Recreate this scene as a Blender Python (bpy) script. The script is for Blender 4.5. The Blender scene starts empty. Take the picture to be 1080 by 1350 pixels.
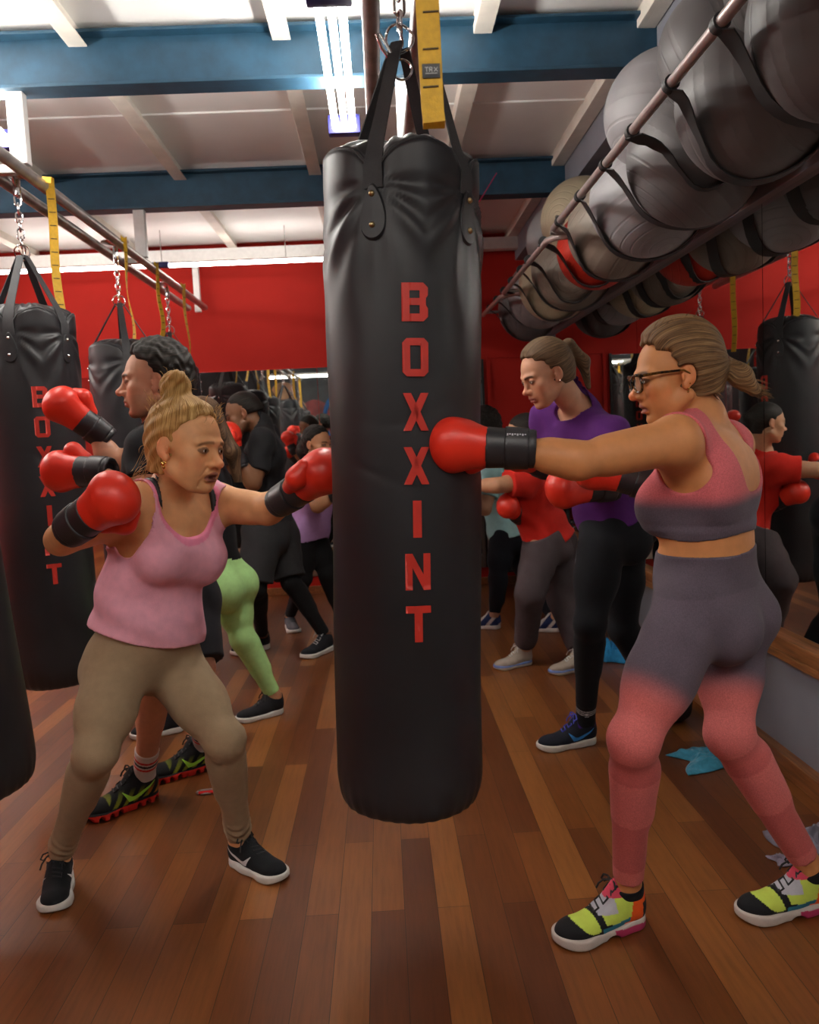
import bpy, bmesh, math, random
import numpy as np
from mathutils import Vector, Matrix, noise as mnoise

# ---------------------------------------------------------------- camera, world, lights, exposure
SC = bpy.context.scene
COL = SC.collection
R = math.radians
FPX = 1100.0                       # focal length in pixels of a 1080x1350 picture
CAM = Vector((0, 0, 1.35))
YAW, PITCH, ROLL = R(1.69), R(4.97), R(2.7)
_f = Vector((math.sin(YAW)*math.cos(PITCH), math.cos(YAW)*math.cos(PITCH), -math.sin(PITCH)))
_r0 = Vector((math.cos(YAW), -math.sin(YAW), 0))
_u0 = _r0.cross(_f)
CR = _r0*math.cos(ROLL) - _u0*math.sin(ROLL)
CU = _u0*math.cos(ROLL) + _r0*math.sin(ROLL)
CF = _f
cam_d = bpy.data.cameras.new('camera')
cam_d.sensor_fit = 'HORIZONTAL'
cam_d.sensor_width = 36
cam_d.lens = 36*FPX/1080
cam_d.clip_start = 0.05
cam_d.dof.use_dof = True
cam_d.dof.focus_distance = 2.35
cam_d.dof.aperture_fstop = 6.5
cam = bpy.data.objects.new('camera', cam_d)
COL.objects.link(cam)
cam.matrix_world = Matrix(((CR.x, CU.x, -CF.x, CAM.x), (CR.y, CU.y, -CF.y, CAM.y), (CR.z, CU.z, -CF.z, CAM.z), (0, 0, 0, 1)))
SC.camera = cam
SC.view_settings.view_transform = 'Standard'
SC.view_settings.look = 'None'
SC.view_settings.gamma = 1
SC.view_settings.use_curve_mapping = False
SC.view_settings.exposure = 0.15
w = bpy.data.worlds.new('world')
SC.world = w
w.use_nodes = True
w.node_tree.nodes['Background'].inputs[0].default_value = (0.8, 0.85, 1, 1)
w.node_tree.nodes['Background'].inputs[1].default_value = 0.05
TUBE_EMIT = 90.0
try:
    SC.cycles.max_bounces = 8
    SC.cycles.diffuse_bounces = 4
    SC.cycles.glossy_bounces = 5
    SC.cycles.sample_clamp_indirect = 6
    SC.cycles.use_denoising = True
except Exception:
    pass

def at(px, py, Y):
    """point of the room at depth Y seen at picture position px, py"""
    d = CF*FPX + CR*(px-540) + CU*(675-py)
    return CAM + d*(Y/d.y)

def onfloor(px, py, z=0.0):
    d = CF*FPX + CR*(px-540) + CU*(675-py)
    return CAM + d*((z-CAM.z)/d.z)

# ---------------------------------------------------------------- object helpers
def link(o, parent=None):
    COL.objects.link(o)
    if parent is not None:
        o.parent = parent
    return o

def tag(o, label=None, cat=None, group=None, kind=None):
    if label: o['label'] = label
    if cat: o['category'] = cat
    if group: o['group'] = group
    if kind: o['kind'] = kind
    return o

def empty(name, loc=(0, 0, 0), rz=0.0, parent=None):
    o = bpy.data.objects.new(name, None)
    o.empty_display_size = 0.1
    link(o, parent)
    o.location = loc
    o.rotation_euler = (0, 0, rz)
    return o

def mesh_np(name, V, F, mats, parent=None, smooth=True, midx=None, col=None, loc=None):
    me = bpy.data.meshes.new(name)
    V = np.asarray(V, dtype=np.float32)
    F = np.asarray(F, dtype=np.int32)
    if loc is not None:
        V = V - np.array(loc, dtype=np.float32)
    n = len(F)
    k = F.shape[1] if n else 4
    me.vertices.add(len(V))
    me.vertices.foreach_set('co', V.ravel())
    me.loops.add(n*k)
    me.loops.foreach_set('vertex_index', F.ravel())
    me.polygons.add(n)
    me.polygons.foreach_set('loop_start', np.arange(0, n*k, k, dtype=np.int32))
    me.polygons.foreach_set('loop_total', np.full(n, k, dtype=np.int32))
    if not isinstance(mats, (list, tuple)): mats = [mats]
    for m in mats: me.materials.append(m)
    if midx is not None:
        me.polygons.foreach_set('material_index', np.asarray(midx, dtype=np.int32))
    me.polygons.foreach_set('use_smooth', np.full(n, smooth, dtype=bool))
    me.update(calc_edges=True)
    me.validate()
    if col is not None:
        ca = me.color_attributes.new('Col', 'FLOAT_COLOR', 'POINT')
        ca.data.foreach_set('color', np.asarray(col, dtype=np.float32).ravel())
    o = bpy.data.objects.new(name, me)
    link(o, parent)
    if loc is not None and parent is None: o.location = loc
    return o

class MB:
    """collects shapes and links them as ONE mesh object"""
    def __init__(s):
        s.bm = bmesh.new()
        s.mi = 0
    def _fin(s, n0):
        s.bm.faces.ensure_lookup_table()
        for f in s.bm.faces[n0:]: f.material_index = s.mi
        return s
    def box(s, c, size, rot=None, bev=0.0):
        n0 = len(s.bm.faces)
        M = Matrix.Translation(c) @ (rot.to_4x4() if rot is not None else Matrix.Identity(4)) @ Matrix.Diagonal((size[0], size[1], size[2], 1))
        g = bmesh.ops.create_cube(s.bm, size=1.0, matrix=M)
        if bev > 0:
            ed = list({e for v in g['verts'] for e in v.link_edges})
            bmesh.ops.bevel(s.bm, geom=ed, offset=bev, segments=2, affect='EDGES', profile=0.6)
        return s._fin(n0)
    def tube(s, pts, r, seg=10, caps=True, closed=False):
        n0 = len(s.bm.faces)
        P = [Vector(p) for p in pts]
        n = len(P)
        rs = r if isinstance(r, (list, tuple)) else [r]*n
        rings = []
        prev = None
        for i in range(n):
            if closed: t = (P[(i+1) % n]-P[i-1])
            else: t = (P[min(i+1, n-1)]-P[max(i-1, 0)])
            t.normalize()
            if prev is None:
                a = Vector((0, 0, 1)) if abs(t.z) < 0.9 else Vector((1, 0, 0))
                u = t.cross(a).normalized()
            else:
                u = (prev - t*prev.dot(t)).normalized()
            prev = u
            v = t.cross(u)
            rings.append([s.bm.verts.new(P[i]+(u*math.cos(2*math.pi*k/seg)+v*math.sin(2*math.pi*k/seg))*rs[i]) for k in range(seg)])
        m = n if closed else n-1
        for i in range(m):
            A, B = rings[i], rings[(i+1) % n]
            for k in range(seg):
                s.bm.faces.new((A[k], A[(k+1) % seg], B[(k+1) % seg], B[k]))
        if caps and not closed:
            s.bm.faces.new(rings[0][::-1]); s.bm.faces.new(rings[-1])
        return s._fin(n0)
    def ribbon(s, pts, width, thick, sides):
        """flat strap through pts; sides = width direction per point (or one)"""
        n0 = len(s.bm.faces)
        P = [Vector(p) for p in pts]; n = len(P)
        rings = []
        for i in range(n):
            t = (P[min(i+1, n-1)]-P[max(i-1, 0)]).normalized()
            sd = Vector(sides[i] if isinstance(sides, list) else sides)
            sd = (sd - t*sd.dot(t)).normalized()
            nn = t.cross(sd)
            wd = width[i] if isinstance(width, list) else width
            rings.append([s.bm.verts.new(P[i]+sd*a*wd/2+nn*b*thick/2) for a, b in ((-1, -1), (1, -1), (1, 1), (-1, 1))])
        for i in range(n-1):
            for k in range(4):
                s.bm.faces.new((rings[i][k], rings[i][(k+1) % 4], rings[i+1][(k+1) % 4], rings[i+1][k]))
        s.bm.faces.new(rings[0][::-1]); s.bm.faces.new(rings[-1])
        return s._fin(n0)
    def sphere(s, c, r, sc=(1, 1, 1), u=24, v=14, rot=None):
        n0 = len(s.bm.faces)
        M = Matrix.Translation(c) @ (rot.to_4x4() if rot is not None else Matrix.Identity(4)) @ Matrix.Diagonal((r*sc[0], r*sc[1], r*sc[2], 1))
        bmesh.ops.create_uvsphere(s.bm, u_segments=u, v_segments=v, radius=1, matrix=M)
        return s._fin(n0)
    def lathe(s, prof, c=(0, 0, 0), seg=32, caps=True):
        n0 = len(s.bm.faces)
        rings = [[s.bm.verts.new((c[0]+r*math.cos(2*math.pi*k/seg), c[1]+r*math.sin(2*math.pi*k/seg), c[2]+z)) for k in range(seg)] for r, z in prof]
        for A, B in zip(rings, rings[1:]):
            for k in range(seg): s.bm.faces.new((A[k], A[(k+1) % seg], B[(k+1) % seg], B[k]))
        if caps: s.bm.faces.new(rings[0][::-1]); s.bm.faces.new(rings[-1])
        return s._fin(n0)
    def poly(s, pts):
        n0 = len(s.bm.faces)
        s.bm.faces.new([s.bm.verts.new(p) for p in pts])
        return s._fin(n0)
    def prism(s, outline, a, b):
        """outline: list of points; swept by vector b-a"""
        n0 = len(s.bm.faces)
        A = [s.bm.verts.new(Vector(p)+Vector(a)) for p in outline]
        B = [s.bm.verts.new(Vector(p)+Vector(b)) for p in outline]
        n = len(A)
        for k in range(n): s.bm.faces.new((A[k], A[(k+1) % n], B[(k+1) % n], B[k]))
        s.bm.faces.new(A[::-1]); s.bm.faces.new(B)
        return s._fin(n0)
    def build(s, name, mats, parent=None, smooth=True, auto=40):
        bmesh.ops.recalc_face_normals(s.bm, faces=s.bm.faces)
        me = bpy.data.meshes.new(name)
        if smooth:
            for f in s.bm.faces: f.smooth = True
            if auto:
                lim = R(auto)
                for e in s.bm.edges:
                    if len(e.link_faces) == 2 and e.calc_face_angle(0) > lim: e.smooth = False
        s.bm.to_mesh(me); s.bm.free()
        if not isinstance(mats, (list, tuple)): mats = [mats]
        for m in mats: me.materials.append(m)
        return link(bpy.data.objects.new(name, me), parent)

def children(o):
    return [c for c in bpy.data.objects if c.parent == o]

def copy_tree(o, parent=None):
    c = o.copy()
    COL.objects.link(c)
    if parent is not None: c.parent = parent
    for ch in children(o): copy_tree(ch, c)
    return c

# ---------------------------------------------------------------- materials
def srgb(r, g, b):
    f = lambda c: (c/255/12.92) if c/255 <= 0.04045 else (((c/255)+0.055)/1.055)**2.4
    return (f(r), f(g), f(b), 1)

class NT:
    def __init__(s, name):
        s.m = bpy.data.materials.new(name)
        s.m.use_nodes = True
        s.t = s.m.node_tree
        s.b = s.t.nodes['Principled BSDF']
    def n(s, typ, **kw):
        nd = s.t.nodes.new(typ)
        for k, v in kw.items():
            if k.startswith('i_'):
                nd.inputs[k[2:].replace('_', ' ')].default_value = v
            else: setattr(nd, k, v)
        return nd
    def l(s, a, b): s.t.links.new(a, b)
    def set(s, **kw):
        for k, v in kw.items(): s.b.inputs[k.replace('_', ' ')].default_value = v
        return s
    def coord(s, scale=(1, 1, 1), kind='Object', rot=(0, 0, 0)):
        tc = s.n('ShaderNodeTexCoord'); mp = s.n('ShaderNodeMapping')
        mp.inputs['Scale'].default_value = scale; mp.inputs['Rotation'].default_value = rot
        s.l(tc.outputs[kind], mp.inputs[0]); return mp.outputs[0]
    def noise(s, scale, detail=3, co=None, rough=0.5):
        nd = s.n('ShaderNodeTexNoise'); nd.inputs['Scale'].default_value = scale
        nd.inputs['Detail'].default_value = detail; nd.inputs['Roughness'].default_value = rough
        if co is not None: s.l(co, nd.inputs['Vector'])
        return nd
    def ramp(s, fac, stops):
        nd = s.n('ShaderNodeValToRGB'); e = nd.color_ramp.elements
        while len(e) < len(stops): e.new(0.5)
        for el, (p, c) in zip(e, stops): el.position = p; el.color = c
        s.l(fac, nd.inputs[0]); return nd.outputs[0]
    def mix(s, fac, a, b, mode='MIX'):
        nd = s.n('ShaderNodeMix', data_type='RGBA', blend_type=mode)
        for sock, v in ((nd.inputs[0], fac), (nd.inputs[6], a), (nd.inputs[7], b)):
            if hasattr(v, 'links') or hasattr(v, 'is_linked'): s.l(v, sock)
            else: sock.default_value = v
        return nd.outputs[2]
    def bump(s, h, strength=0.3, dist=0.01):
        nd = s.n('ShaderNodeBump'); nd.inputs['Strength'].default_value = strength
        nd.inputs['Distance'].default_value = dist
        s.l(h, nd.inputs['Height']); s.l(nd.outputs[0], s.b.inputs['Normal']); return nd

def mat(name, col, rough=0.5, metal=0.0, spec=0.5, var=0.08, vscale=30, bump=0.0, bscale=200, sheen=0, coat=0, emit=None, sss=0, stretch=(1, 1, 1)):
    """procedural material: base colour with a little noise variation and bump"""
    m = NT(name)
    c = col if len(col) == 4 else (*col, 1)
    co = m.coord(stretch)
    nz = m.noise(vscale, 3, co)
    dark = tuple(x*(1-var) for x in c[:3])+(1,); lite = tuple(min(1, x*(1+var)) for x in c[:3])+(1,)
    m.l(m.ramp(nz.outputs[0], [(0.3, dark), (0.7, lite)]), m.b.inputs['Base Color'])
    m.set(Roughness=rough, Metallic=metal)
    m.b.inputs['Specular IOR Level'].default_value = spec
    if sheen: m.b.inputs['Sheen Weight'].default_value = sheen; m.b.inputs['Sheen Roughness'].default_value = 0.4
    if coat: m.b.inputs['Coat Weight'].default_value = coat; m.b.inputs['Coat Roughness'].default_value = 0.15
    if emit:
        m.b.inputs['Emission Color'].default_value = emit[0]; m.b.inputs['Emission Strength'].default_value = emit[1]
    if bump:
        nb = m.noise(bscale, 4, co); m.bump(nb.outputs[0], bump, 0.002)
    return m.m

def vmat(name, rough=0.55, sss=0.0, bump=0.15, bscale=180, spec=0.35, sheen=0.0):
    """material whose base colour is the mesh's own colour attribute (lips, brows, knit zones, stripes)"""
    m = NT(name)
    a = m.n('ShaderNodeAttribute', attribute_name='Col')
    nz = m.noise(40, 4, m.coord())
    v = m.ramp(nz.outputs[0], [(0.25, (0.90, 0.90, 0.90, 1)), (0.75, (1.05, 1.04, 1.03, 1))])
    m.l(m.mix(1.0, a.outputs['Color'], v, 'MULTIPLY'), m.b.inputs['Base Color'])
    m.set(Roughness=rough)
    m.b.inputs['Specular IOR Level'].default_value = spec
    if sss:
        m.b.inputs['Subsurface Weight'].default_value = sss
        m.b.inputs['Subsurface Radius'].default_value = (0.012, 0.005, 0.003)
        m.b.inputs['Subsurface Scale'].default_value = 1.0
    if sheen: m.b.inputs['Sheen Weight'].default_value = sheen
    if bump:
        m.bump(m.noise(bscale, 4, m.coord()).outputs[0], bump, 0.002)
    return m.m
# ---------------------------------------------------------------- the room
XW = 1.50      # mirror wall on the right
YB = 7.50      # back wall
ZC = 3.12      # ceiling panels
XL, YF = -5.2, -3.2

def floor_mat():
    m = NT('wooden_floor')
    co = m.coord(rot=(0, 0, R(90)))
    br = m.n('ShaderNodeTexBrick', offset=0.37, offset_frequency=2, squash=1.0)
    m.l(co, br.inputs['Vector'])
    br.inputs['Color1'].default_value = (0, 0, 0, 1); br.inputs['Color2'].default_value = (1, 1, 1, 1)
    br.inputs['Mortar'].default_value = (0.5, 0.5, 0.5, 1)
    br.inputs['Scale'].default_value = 1.0
    br.inputs['Brick Width'].default_value = 1.15; br.inputs['Row Height'].default_value = 0.095
    br.inputs['Mortar Size'].default_value = 0.0009; br.inputs['Mortar Smooth'].default_value = 0.1
    tone = m.ramp(br.outputs['Color'], [(0.0, (0.085, 0.024, 0.007, 1)), (0.35, (0.125, 0.038, 0.010, 1)), (0.75, (0.16, 0.052, 0.013, 1)), (1.0, (0.24, 0.088, 0.022, 1))])
    co2 = m.coord(scale=(16, 1.0, 1))
    g = m.noise(4.5, 8, co2, 0.65)
    grain = m.ramp(g.outputs[0], [(0.25, (0.74, 0.70, 0.67, 1)), (0.5, (1, 1, 1, 1)), (0.75, (1.22, 1.16, 1.1, 1))])
    c = m.mix(1.0, tone, grain, 'MULTIPLY')
    c = m.mix(br.outputs['Fac'], c, (0.02, 0.008, 0.004, 1))
    m.l(c, m.b.inputs['Base Color'])
    r = m.noise(3, 5, m.coord(scale=(2, .6, 1)))
    rr = m.ramp(r.outputs[0], [(0.3, (0.26, 0.26, 0.26, 1)), (0.75, (0.42, 0.42, 0.42, 1))])
    m.b.inputs['Roughness'].default_value = .34
    m.b.inputs['Specular IOR Level'].default_value = 0.36
    return m.m

def mirror_mat():
    m = NT('mirror_glass')
    m.set(Metallic=1.0, Roughness=0.012, Base_Color=(0.80, 0.84, 0.82, 1))
    return m.m

M_floor = floor_mat()
M_mirror = mirror_mat()
M_red = mat('red_wall_paint', (0.40, 0.016, 0.010), 0.75, spec=.2, var=0.06, vscale=3, bump=0.12, bscale=120)
M_grey = mat('grey_wall_paint', (0.22, 0.23, 0.27), 0.6, var=0.05, vscale=6, bump=0.15, bscale=90)
M_ceil = mat('white_ceiling_panel', (0.90, 0.89, 0.87), 0.5, var=0.05, vscale=2)
M_purlin = mat('cream_painted_steel', (0.74, 0.69, 0.61), 0.5, var=0.1, vscale=8)
M_beam = mat('blue_painted_steel', (0.013, 0.056, 0.10), 0.5, var=0.2, vscale=14, bump=0.1)
M_white = mat('white_painted_steel', (0.75, 0.74, 0.72), 0.4, var=0.05)
M_wood = mat('varnished_wood_trim', (0.22, 0.085, 0.028), 0.35, var=0.35, vscale=6, stretch=(12, 1, 12))
M_dark = mat('dark_mural_wall', (0.03, 0.035, 0.04), 0.6, var=0.5, vscale=2)
M_steel = mat('brushed_steel', (0.45, 0.43, 0.42), 0.28, metal=1.0, var=0.1, vscale=20)
M_rail = mat('worn_steel_rail', (0.42, 0.40, 0.39), 0.38, metal=.75, var=0.25, vscale=12)
M_chrome = mat('chrome', (0.75, 0.75, 0.76), 0.15, metal=1.0, var=0.04)
M_black = mat('black_plastic', (0.012, 0.012, 0.013), 0.45, var=0.2)

def struct(o, name=None):
    o['kind'] = 'structure'
    return o

struct(MB().box(((XL+2.6)/2, (YB+YF)/2, -0.05), (2.6-XL, YB-YF, 0.1)).build('floor', M_floor, smooth=False))
struct(MB().box(((XL+2.6)/2, (YB+YF)/2, ZC+0.03), (2.6-XL, YB-YF+.4, 0.06)).build('ceiling', M_ceil, smooth=False))
# red back wall with an opening-free face; mirror is fixed in front of it
struct(MB().box(((XL+XW)/2, YB+0.06, 1.56), (XW-XL+.2, 0.12, 3.12)).build('wall_back', M_red, smooth=False))
struct(MB().box((XL-0.05, (YB+YF)/2, 1.56), (0.1, YB-YF, 3.12)).build('wall_left', M_red, smooth=False))
struct(MB().box(((XL+XW)/2, YF-0.05, 1.56), (XW-XL+.2, 0.1, 3.12)).build('wall_front', M_dark, smooth=False))
struct(MB().box((XW+0.08, (YB+YF)/2, 1.56), (0.12, YB-YF+.1, 3.12)).build('wall_right', M_grey, smooth=False))
# longitudinal steel boxing above the ball rack where the cross beams land
struct(MB().box((1.39, (YB+YF)/2, 3.0), (0.26, YB-YF, 0.24)).build('trim_1', M_grey, smooth=False))
# flat grey band along the top of the side mirror
struct(MB().box((XW-0.005, (YB+YF)/2, 2.26), (0.05, YB-YF, 0.14), bev=.004).build('trim_2', M_grey, smooth=False))
# red strip + skirting
struct(MB().box(((XL+XW)/2, YB-0.012, 0.035), (XW-XL, 0.024, 0.07), bev=.004).build('baseboard_back', M_wood, smooth=False))
struct(MB().box((XW-0.0, (YB+YF)/2, 0.04), (0.05, YB-YF, 0.08), bev=.006).build('baseboard_right', M_wood, smooth=False))
# vertical grey pilaster at the far corner
struct(MB().box((XW-0.03, YB-0.06, 1.15), (0.06, 0.12, 2.3)).build('trim_3', M_grey, smooth=False))
# door outline in the red wall
struct(MB().box((0.985, YB-0.005, 1.02), (0.03, 0.02, 2.04)).box((1.2, YB-0.005, 2.05), (0.46, 0.02, 0.03)).build('trim_4', M_red, smooth=False))

# mirrors
mr = empty('wall_mirror', (XW, 2, 0.55))
tag(mr, 'long wall mirror with a wooden ledge along the right hand wall, reflecting the bags', 'mirror')
pb = MB()
y = YF+.05
while y < YB-0.2:
    y2 = min(y+1.6, YB-0.13)
    pb.box((XW+0.012-XW, (y+y2)/2-2, 1.365-.55), (0.012, y2-y-0.004, 1.66))
    y = y2
pb.build('mirror_glass', M_mirror, mr, smooth=False)
MB().box((-0.0, (YB+YF)/2-2, 0.515-.55), (0.075, YB-YF, 0.055), bev=.008).box((-0.02, (YB+YF)/2-2, 0.475-.55), (0.05, YB-YF, 0.03), bev=.006).build('ledge', M_wood, mr, smooth=False)
mr = empty('wall_mirror', (-2, YB, 0.2))
tag(mr, 'wide mirror under the red back wall, reflecting yellow straps and black bags', 'mirror')
pb = MB()
x = XL+.1
while x < 0.9:
    x2 = min(x+1.52, 0.92)
    pb.box(((x+x2)/2+2, -0.008, 1.09-.2), (x2-x-0.004, 0.012, 1.86))
    x = x2
pb.build('mirror_glass', M_mirror, mr, smooth=False)
MB().box((0.93+2, -0.01, 1.09-.2), (0.02, 0.022, 1.88)).build('edge_strip', M_black, mr, smooth=False)

# blue I-beams
def ibeam(Y, zb, h, x0, x1, label):
    m = MB()
    w_, t = 0.12, 0.014
    for z in (zb+t/2, zb+h-t/2): m.box(((x0+x1)/2, Y+w_/2, z), (x1-x0, w_, t), bev=.003)
    m.box(((x0+x1)/2, Y+w_/2, zb+h/2), (x1-x0, 0.012, h-2*t))
    return tag(m.build('steel_beam', M_beam, smooth=False), label, 'beam', 'blue roof beams')
ibeam(3.63, 2.87, 0.225, XL, 1.26, 'blue steel I-beam crossing the ceiling nearest, directly above the big central bag')
ibeam(5.42, 2.87, 0.225, XL, 1.26, 'blue steel I-beam crossing the ceiling farther back, closer to the red wall')
ibeam(0.2, 2.87, 0.225, XL, 1.26, 'blue steel I-beam crossing the ceiling behind the viewer')
# white channel at the head of the back wall
struct(MB().box(((XL+XW)/2, YB-.12, 3.0), (XW-XL, 0.1, 0.10), bev=.004).build('trim_5', M_white, smooth=False))
# purlins along the room
for i, X in enumerate((-4.6, -3.75, -2.9, -2.05, -1.2, -0.35, 0.5, 1.2)):
    m = MB().box((X, (YB+YF)/2, ZC-0.035), (0.05, YB-YF, 0.075), bev=.004)
    m.box((X+0.028, (YB+YF)/2, ZC-0.07), (0.05, YB-YF, 0.006))
    o = m.build('trim_%d' % (6+i), M_purlin, smooth=False); struct(o)
# raised lap seams of ceiling sheets
for i, Y in enumerate((-1.5, 1.0, 2.95, 4.62, 6.3)):
    struct(MB().box(((XL+XW)/2, Y, ZC-0.004), (XW-XL, 0.05, 0.012), bev=.003).build('trim_%d' % (16+i), M_ceil, smooth=False))

# ---- mural on the front wall, seen only in the back mirror
mu = empty('wall_mural', (-1.2, YF+.02, 1.6)); tag(mu, 'dark painted mural with a blue ring, seen in the back mirror', 'mural')
M_mblue = mat('mural_blue', (0.02, 0.11, 0.30), 0.6, var=0.4, vscale=5)
M_mskin = mat('mural_ochre', (0.35, 0.2, 0.11), 0.6, var=0.5, vscale=4)
M_mwhite = mat('mural_white', (0.5, 0.5, 0.48), 0.6, var=0.2, vscale=8)
M_mred = mat('mural_red', (0.16, 0.02, 0.02), 0.6, var=0.6, vscale=3)
ring = MB(); ring.tube([(0.75+math.cos(a)*.75, 0.0, 0.25+math.sin(a)*.75) for a in [2*math.pi*k/48 for k in range(48)]], 0.045, seg=4, closed=True)
ring.build('painted_ring', M_mblue, mu)
MB().sphere((-.65, -0.001, .35), 1, (.32, .012, .42)).sphere((-.85, 0, .9), 1, (.25, .012, .2)).build('painted_figure', M_mskin, mu)
MB().sphere((-.2, -0.004, -.1), 1, (.5, .012, .8)).build('painted_shadow_figure', M_mred, mu)

# ---- light fixtures
def tube_mat(e):
    m = NT('fluorescent_tube'); m.set(Base_Color=(0.9, 0.95, 1, 1), Roughness=0.4)
    m.b.inputs['Emission Color'].default_value = (1.0, 0.95, 0.88, 1)
    m.b.inputs['Emission Strength'].default_value = e
    return m.m
M_tube = tube_mat(TUBE_EMIT)
M_tube_back = tube_mat(TUBE_EMIT*.22); M_tube_near = tube_mat(TUBE_EMIT*.72)
M_navy = mat('navy_lamp_end_cap', (0.02, 0.02, 0.11), 0.4)
def fixture(X, Y0, Y1, label, Z=2.79, group=None, mt=None):
    e = empty('tube_light', (X, (Y0+Y1)/2, Z+.06))
    tag(e, label, 'lamp', group)
    L = Y1-Y0
    for s in (-1, 1):
        MB().tube([(s*0.04, -L/2+.03, -.045), (s*0.04, L/2-.03, -.045)], 0.0145, seg=14).build('fluorescent_tube', mt or M_tube, e)
        MB().box((0, s*(L/2), -.03), (0.15, 0.06, 0.085), bev=.008).build('end_cap', M_navy, e)
    MB().box((0, 0, 0.0), (0.03, L-.05, 0.02), bev=.004).build('housing', M_white, e)
    MB().tube([(0, -L/3, .015), (0, -L/3, ZC-Z-.06)], .004, 6).tube([(0, L/3, .015), (0, L/3, ZC-Z-.06)], .004, 6).build('hanger', M_steel, e)
fixture(-.10, 2.86, 4.04, 'twin tube lamp beside the straps of the big central bag')
fixture(-1.68, 2.85, 4.07, 'twin tube lamp at the upper left edge above the rails')
fixture(-3.3, 2.85, 4.07, 'unseen twin tube lamp added outside the left edge to brighten the ceiling', group='lamps out of sight')
for x_ in (.9, -.10, -1.68, -3.3): fixture(x_, -1.0, .12, 'unseen twin tube lamp on the ceiling behind the viewer', group='lamps behind the viewer', mt=M_tube_near)  # the rightmost one is an added light to brighten figures from the front
for x_ in (-3.3, -4.6): fixture(x_, 4.75, 5.95, 'unseen twin tube lamp added outside the left edge to brighten the ceiling', group='lamps out of sight')  # added lights, kept out of view, that brighten the second ceiling bay
# single-tube line along the back wall
e = empty('tube_light', (-1.7, 6.95, 2.85)); tag(e, 'long line of single fluorescent tubes hung in front of the red back wall', 'lamp')
for x0, x1 in ((-1.5, -.08), (0.06, 1.36)):
    MB().tube([(x0, 0, -.01), (x1, 0, -.01)], 0.0165, seg=12).build('fluorescent_tube', M_tube_back, e)
MB().box((-0.01, 0, -.005), (0.13, 0.05, 0.045), bev=.006).build('end_cap', M_navy, e)
MB().box((1.39, 0, -.005), (0.06, 0.05, 0.045), bev=.006).build('end_cap', M_navy, e)
MB().box((-1.53, 0, -.005), (0.05, 0.05, 0.03), bev=.006).build('end_cap', M_navy, e)
MB().tube([(-1.1, 0, .02), (-1.1, 0, .27)], .004, 6).tube([(-.0, 0, .02), (-.0, 0, .27)], .004, 6).tube([(1.0, 0, .02), (1.0, 0, .27)], .004, 6).build('hanger', M_steel, e)
# lamps beyond the viewer, seen white in the back mirror
e = empty('tube_light', (-.9, -1.9, 2.7)); tag(e, 'crosswise tube lamp seen only as a bright bar in the back mirror', 'lamp')
MB().tube([(-1.3, 0, 0), (1.3, 0, 0)], 0.02, seg=12).build('fluorescent_tube', M_tube_back, e)
MB().box((0, 0, .04), (2.6, 0.09, 0.04), bev=.005).build('housing', M_white, e)

# ---------------------------------------------------------------- rails for the bags
ZR = 2.56
def rails(xa, xb, y0, y1, posts, label):
    e = empty('bag_rail', ((xa+xb)/2, (y0+y1)/2, ZR)); tag(e, label, 'rail')
    cx, cy = (xa+xb)/2, (y0+y1)/2
    for x in (xa, xb):
        MB().tube([(x-cx, y0-cy, 0), (x-cx, y1-cy, 0)], 0.026, 16).build('rail_pipe', M_rail, e)
    for Y in posts:
        m = MB().box((xa-cx+.0, Y-cy, (2.87-ZR)/2+.02), (0.07, 0.05, 2.87-ZR-.0), bev=.004)
        m.build('post', M_white, e)
        MB().box((0, Y-cy, -.0), (abs(xb-xa), 0.045, 0.035), bev=.004).build('crossbar', M_rail, e)
    return e
rails(-1.46, -1.60, -.6, 7.35, (3.69, 5.48), 'pair of steel pipes overhead at left carrying the row of bags')
rails(0.17, 0.03, 0.6, 7.35, (3.69, 5.48), 'pair of steel pipes overhead in the middle carrying the central bag')
rails(.47, .33, 4.3, 7.35, (5.48,), 'short pair of steel pipes overhead at right of the middle, carrying the far bag')
M_postw = M_white
o = MB().box((-1.53, 7.42, 2.76), (0.05, 0.05, 0.45)).build('rail_hanger', M_white); tag(o, 'thin white bracket post where the left rails meet the red wall', 'bracket')
# ---------------------------------------------------------------- heavy bags
def leather_mat():
    m = NT('black_bag_leatherette')
    nz = m.noise(2.2, 5, m.coord())
    m.l(m.ramp(nz.outputs[0], [(0.3, (0.011, 0.011, 0.013, 1)), (0.7, (0.021, 0.021, 0.024, 1))]), m.b.inputs['Base Color'])
    m.l(m.ramp(m.noise(5, 4, m.coord()).outputs[0], [(0.3, (0.36, 0.36, 0.36, 1)), (0.7, (0.5, 0.5, 0.5, 1))]), m.b.inputs['Roughness'])
    m.bump(m.noise(500, 3, m.coord()).outputs[0], 0.08, 0.001)
    m.b.inputs['Specular IOR Level'].default_value = 0.4
    return m.m
M_bag = leather_mat()
M_letter = mat('red_print', (0.50, 0.022, 0.010), 0.5, var=0.08)
M_strap = mat('black_webbing', (0.022, 0.022, 0.025), 0.6, var=0.2, vscale=200, bump=0.4, bscale=600)
M_rivet = mat('brass_rivet', (0.45, 0.36, 0.18), 0.3, metal=1.0)
M_rivet2 = mat('silver_rivet', (0.8, 0.8, 0.8), 0.25, metal=1.0)

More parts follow.
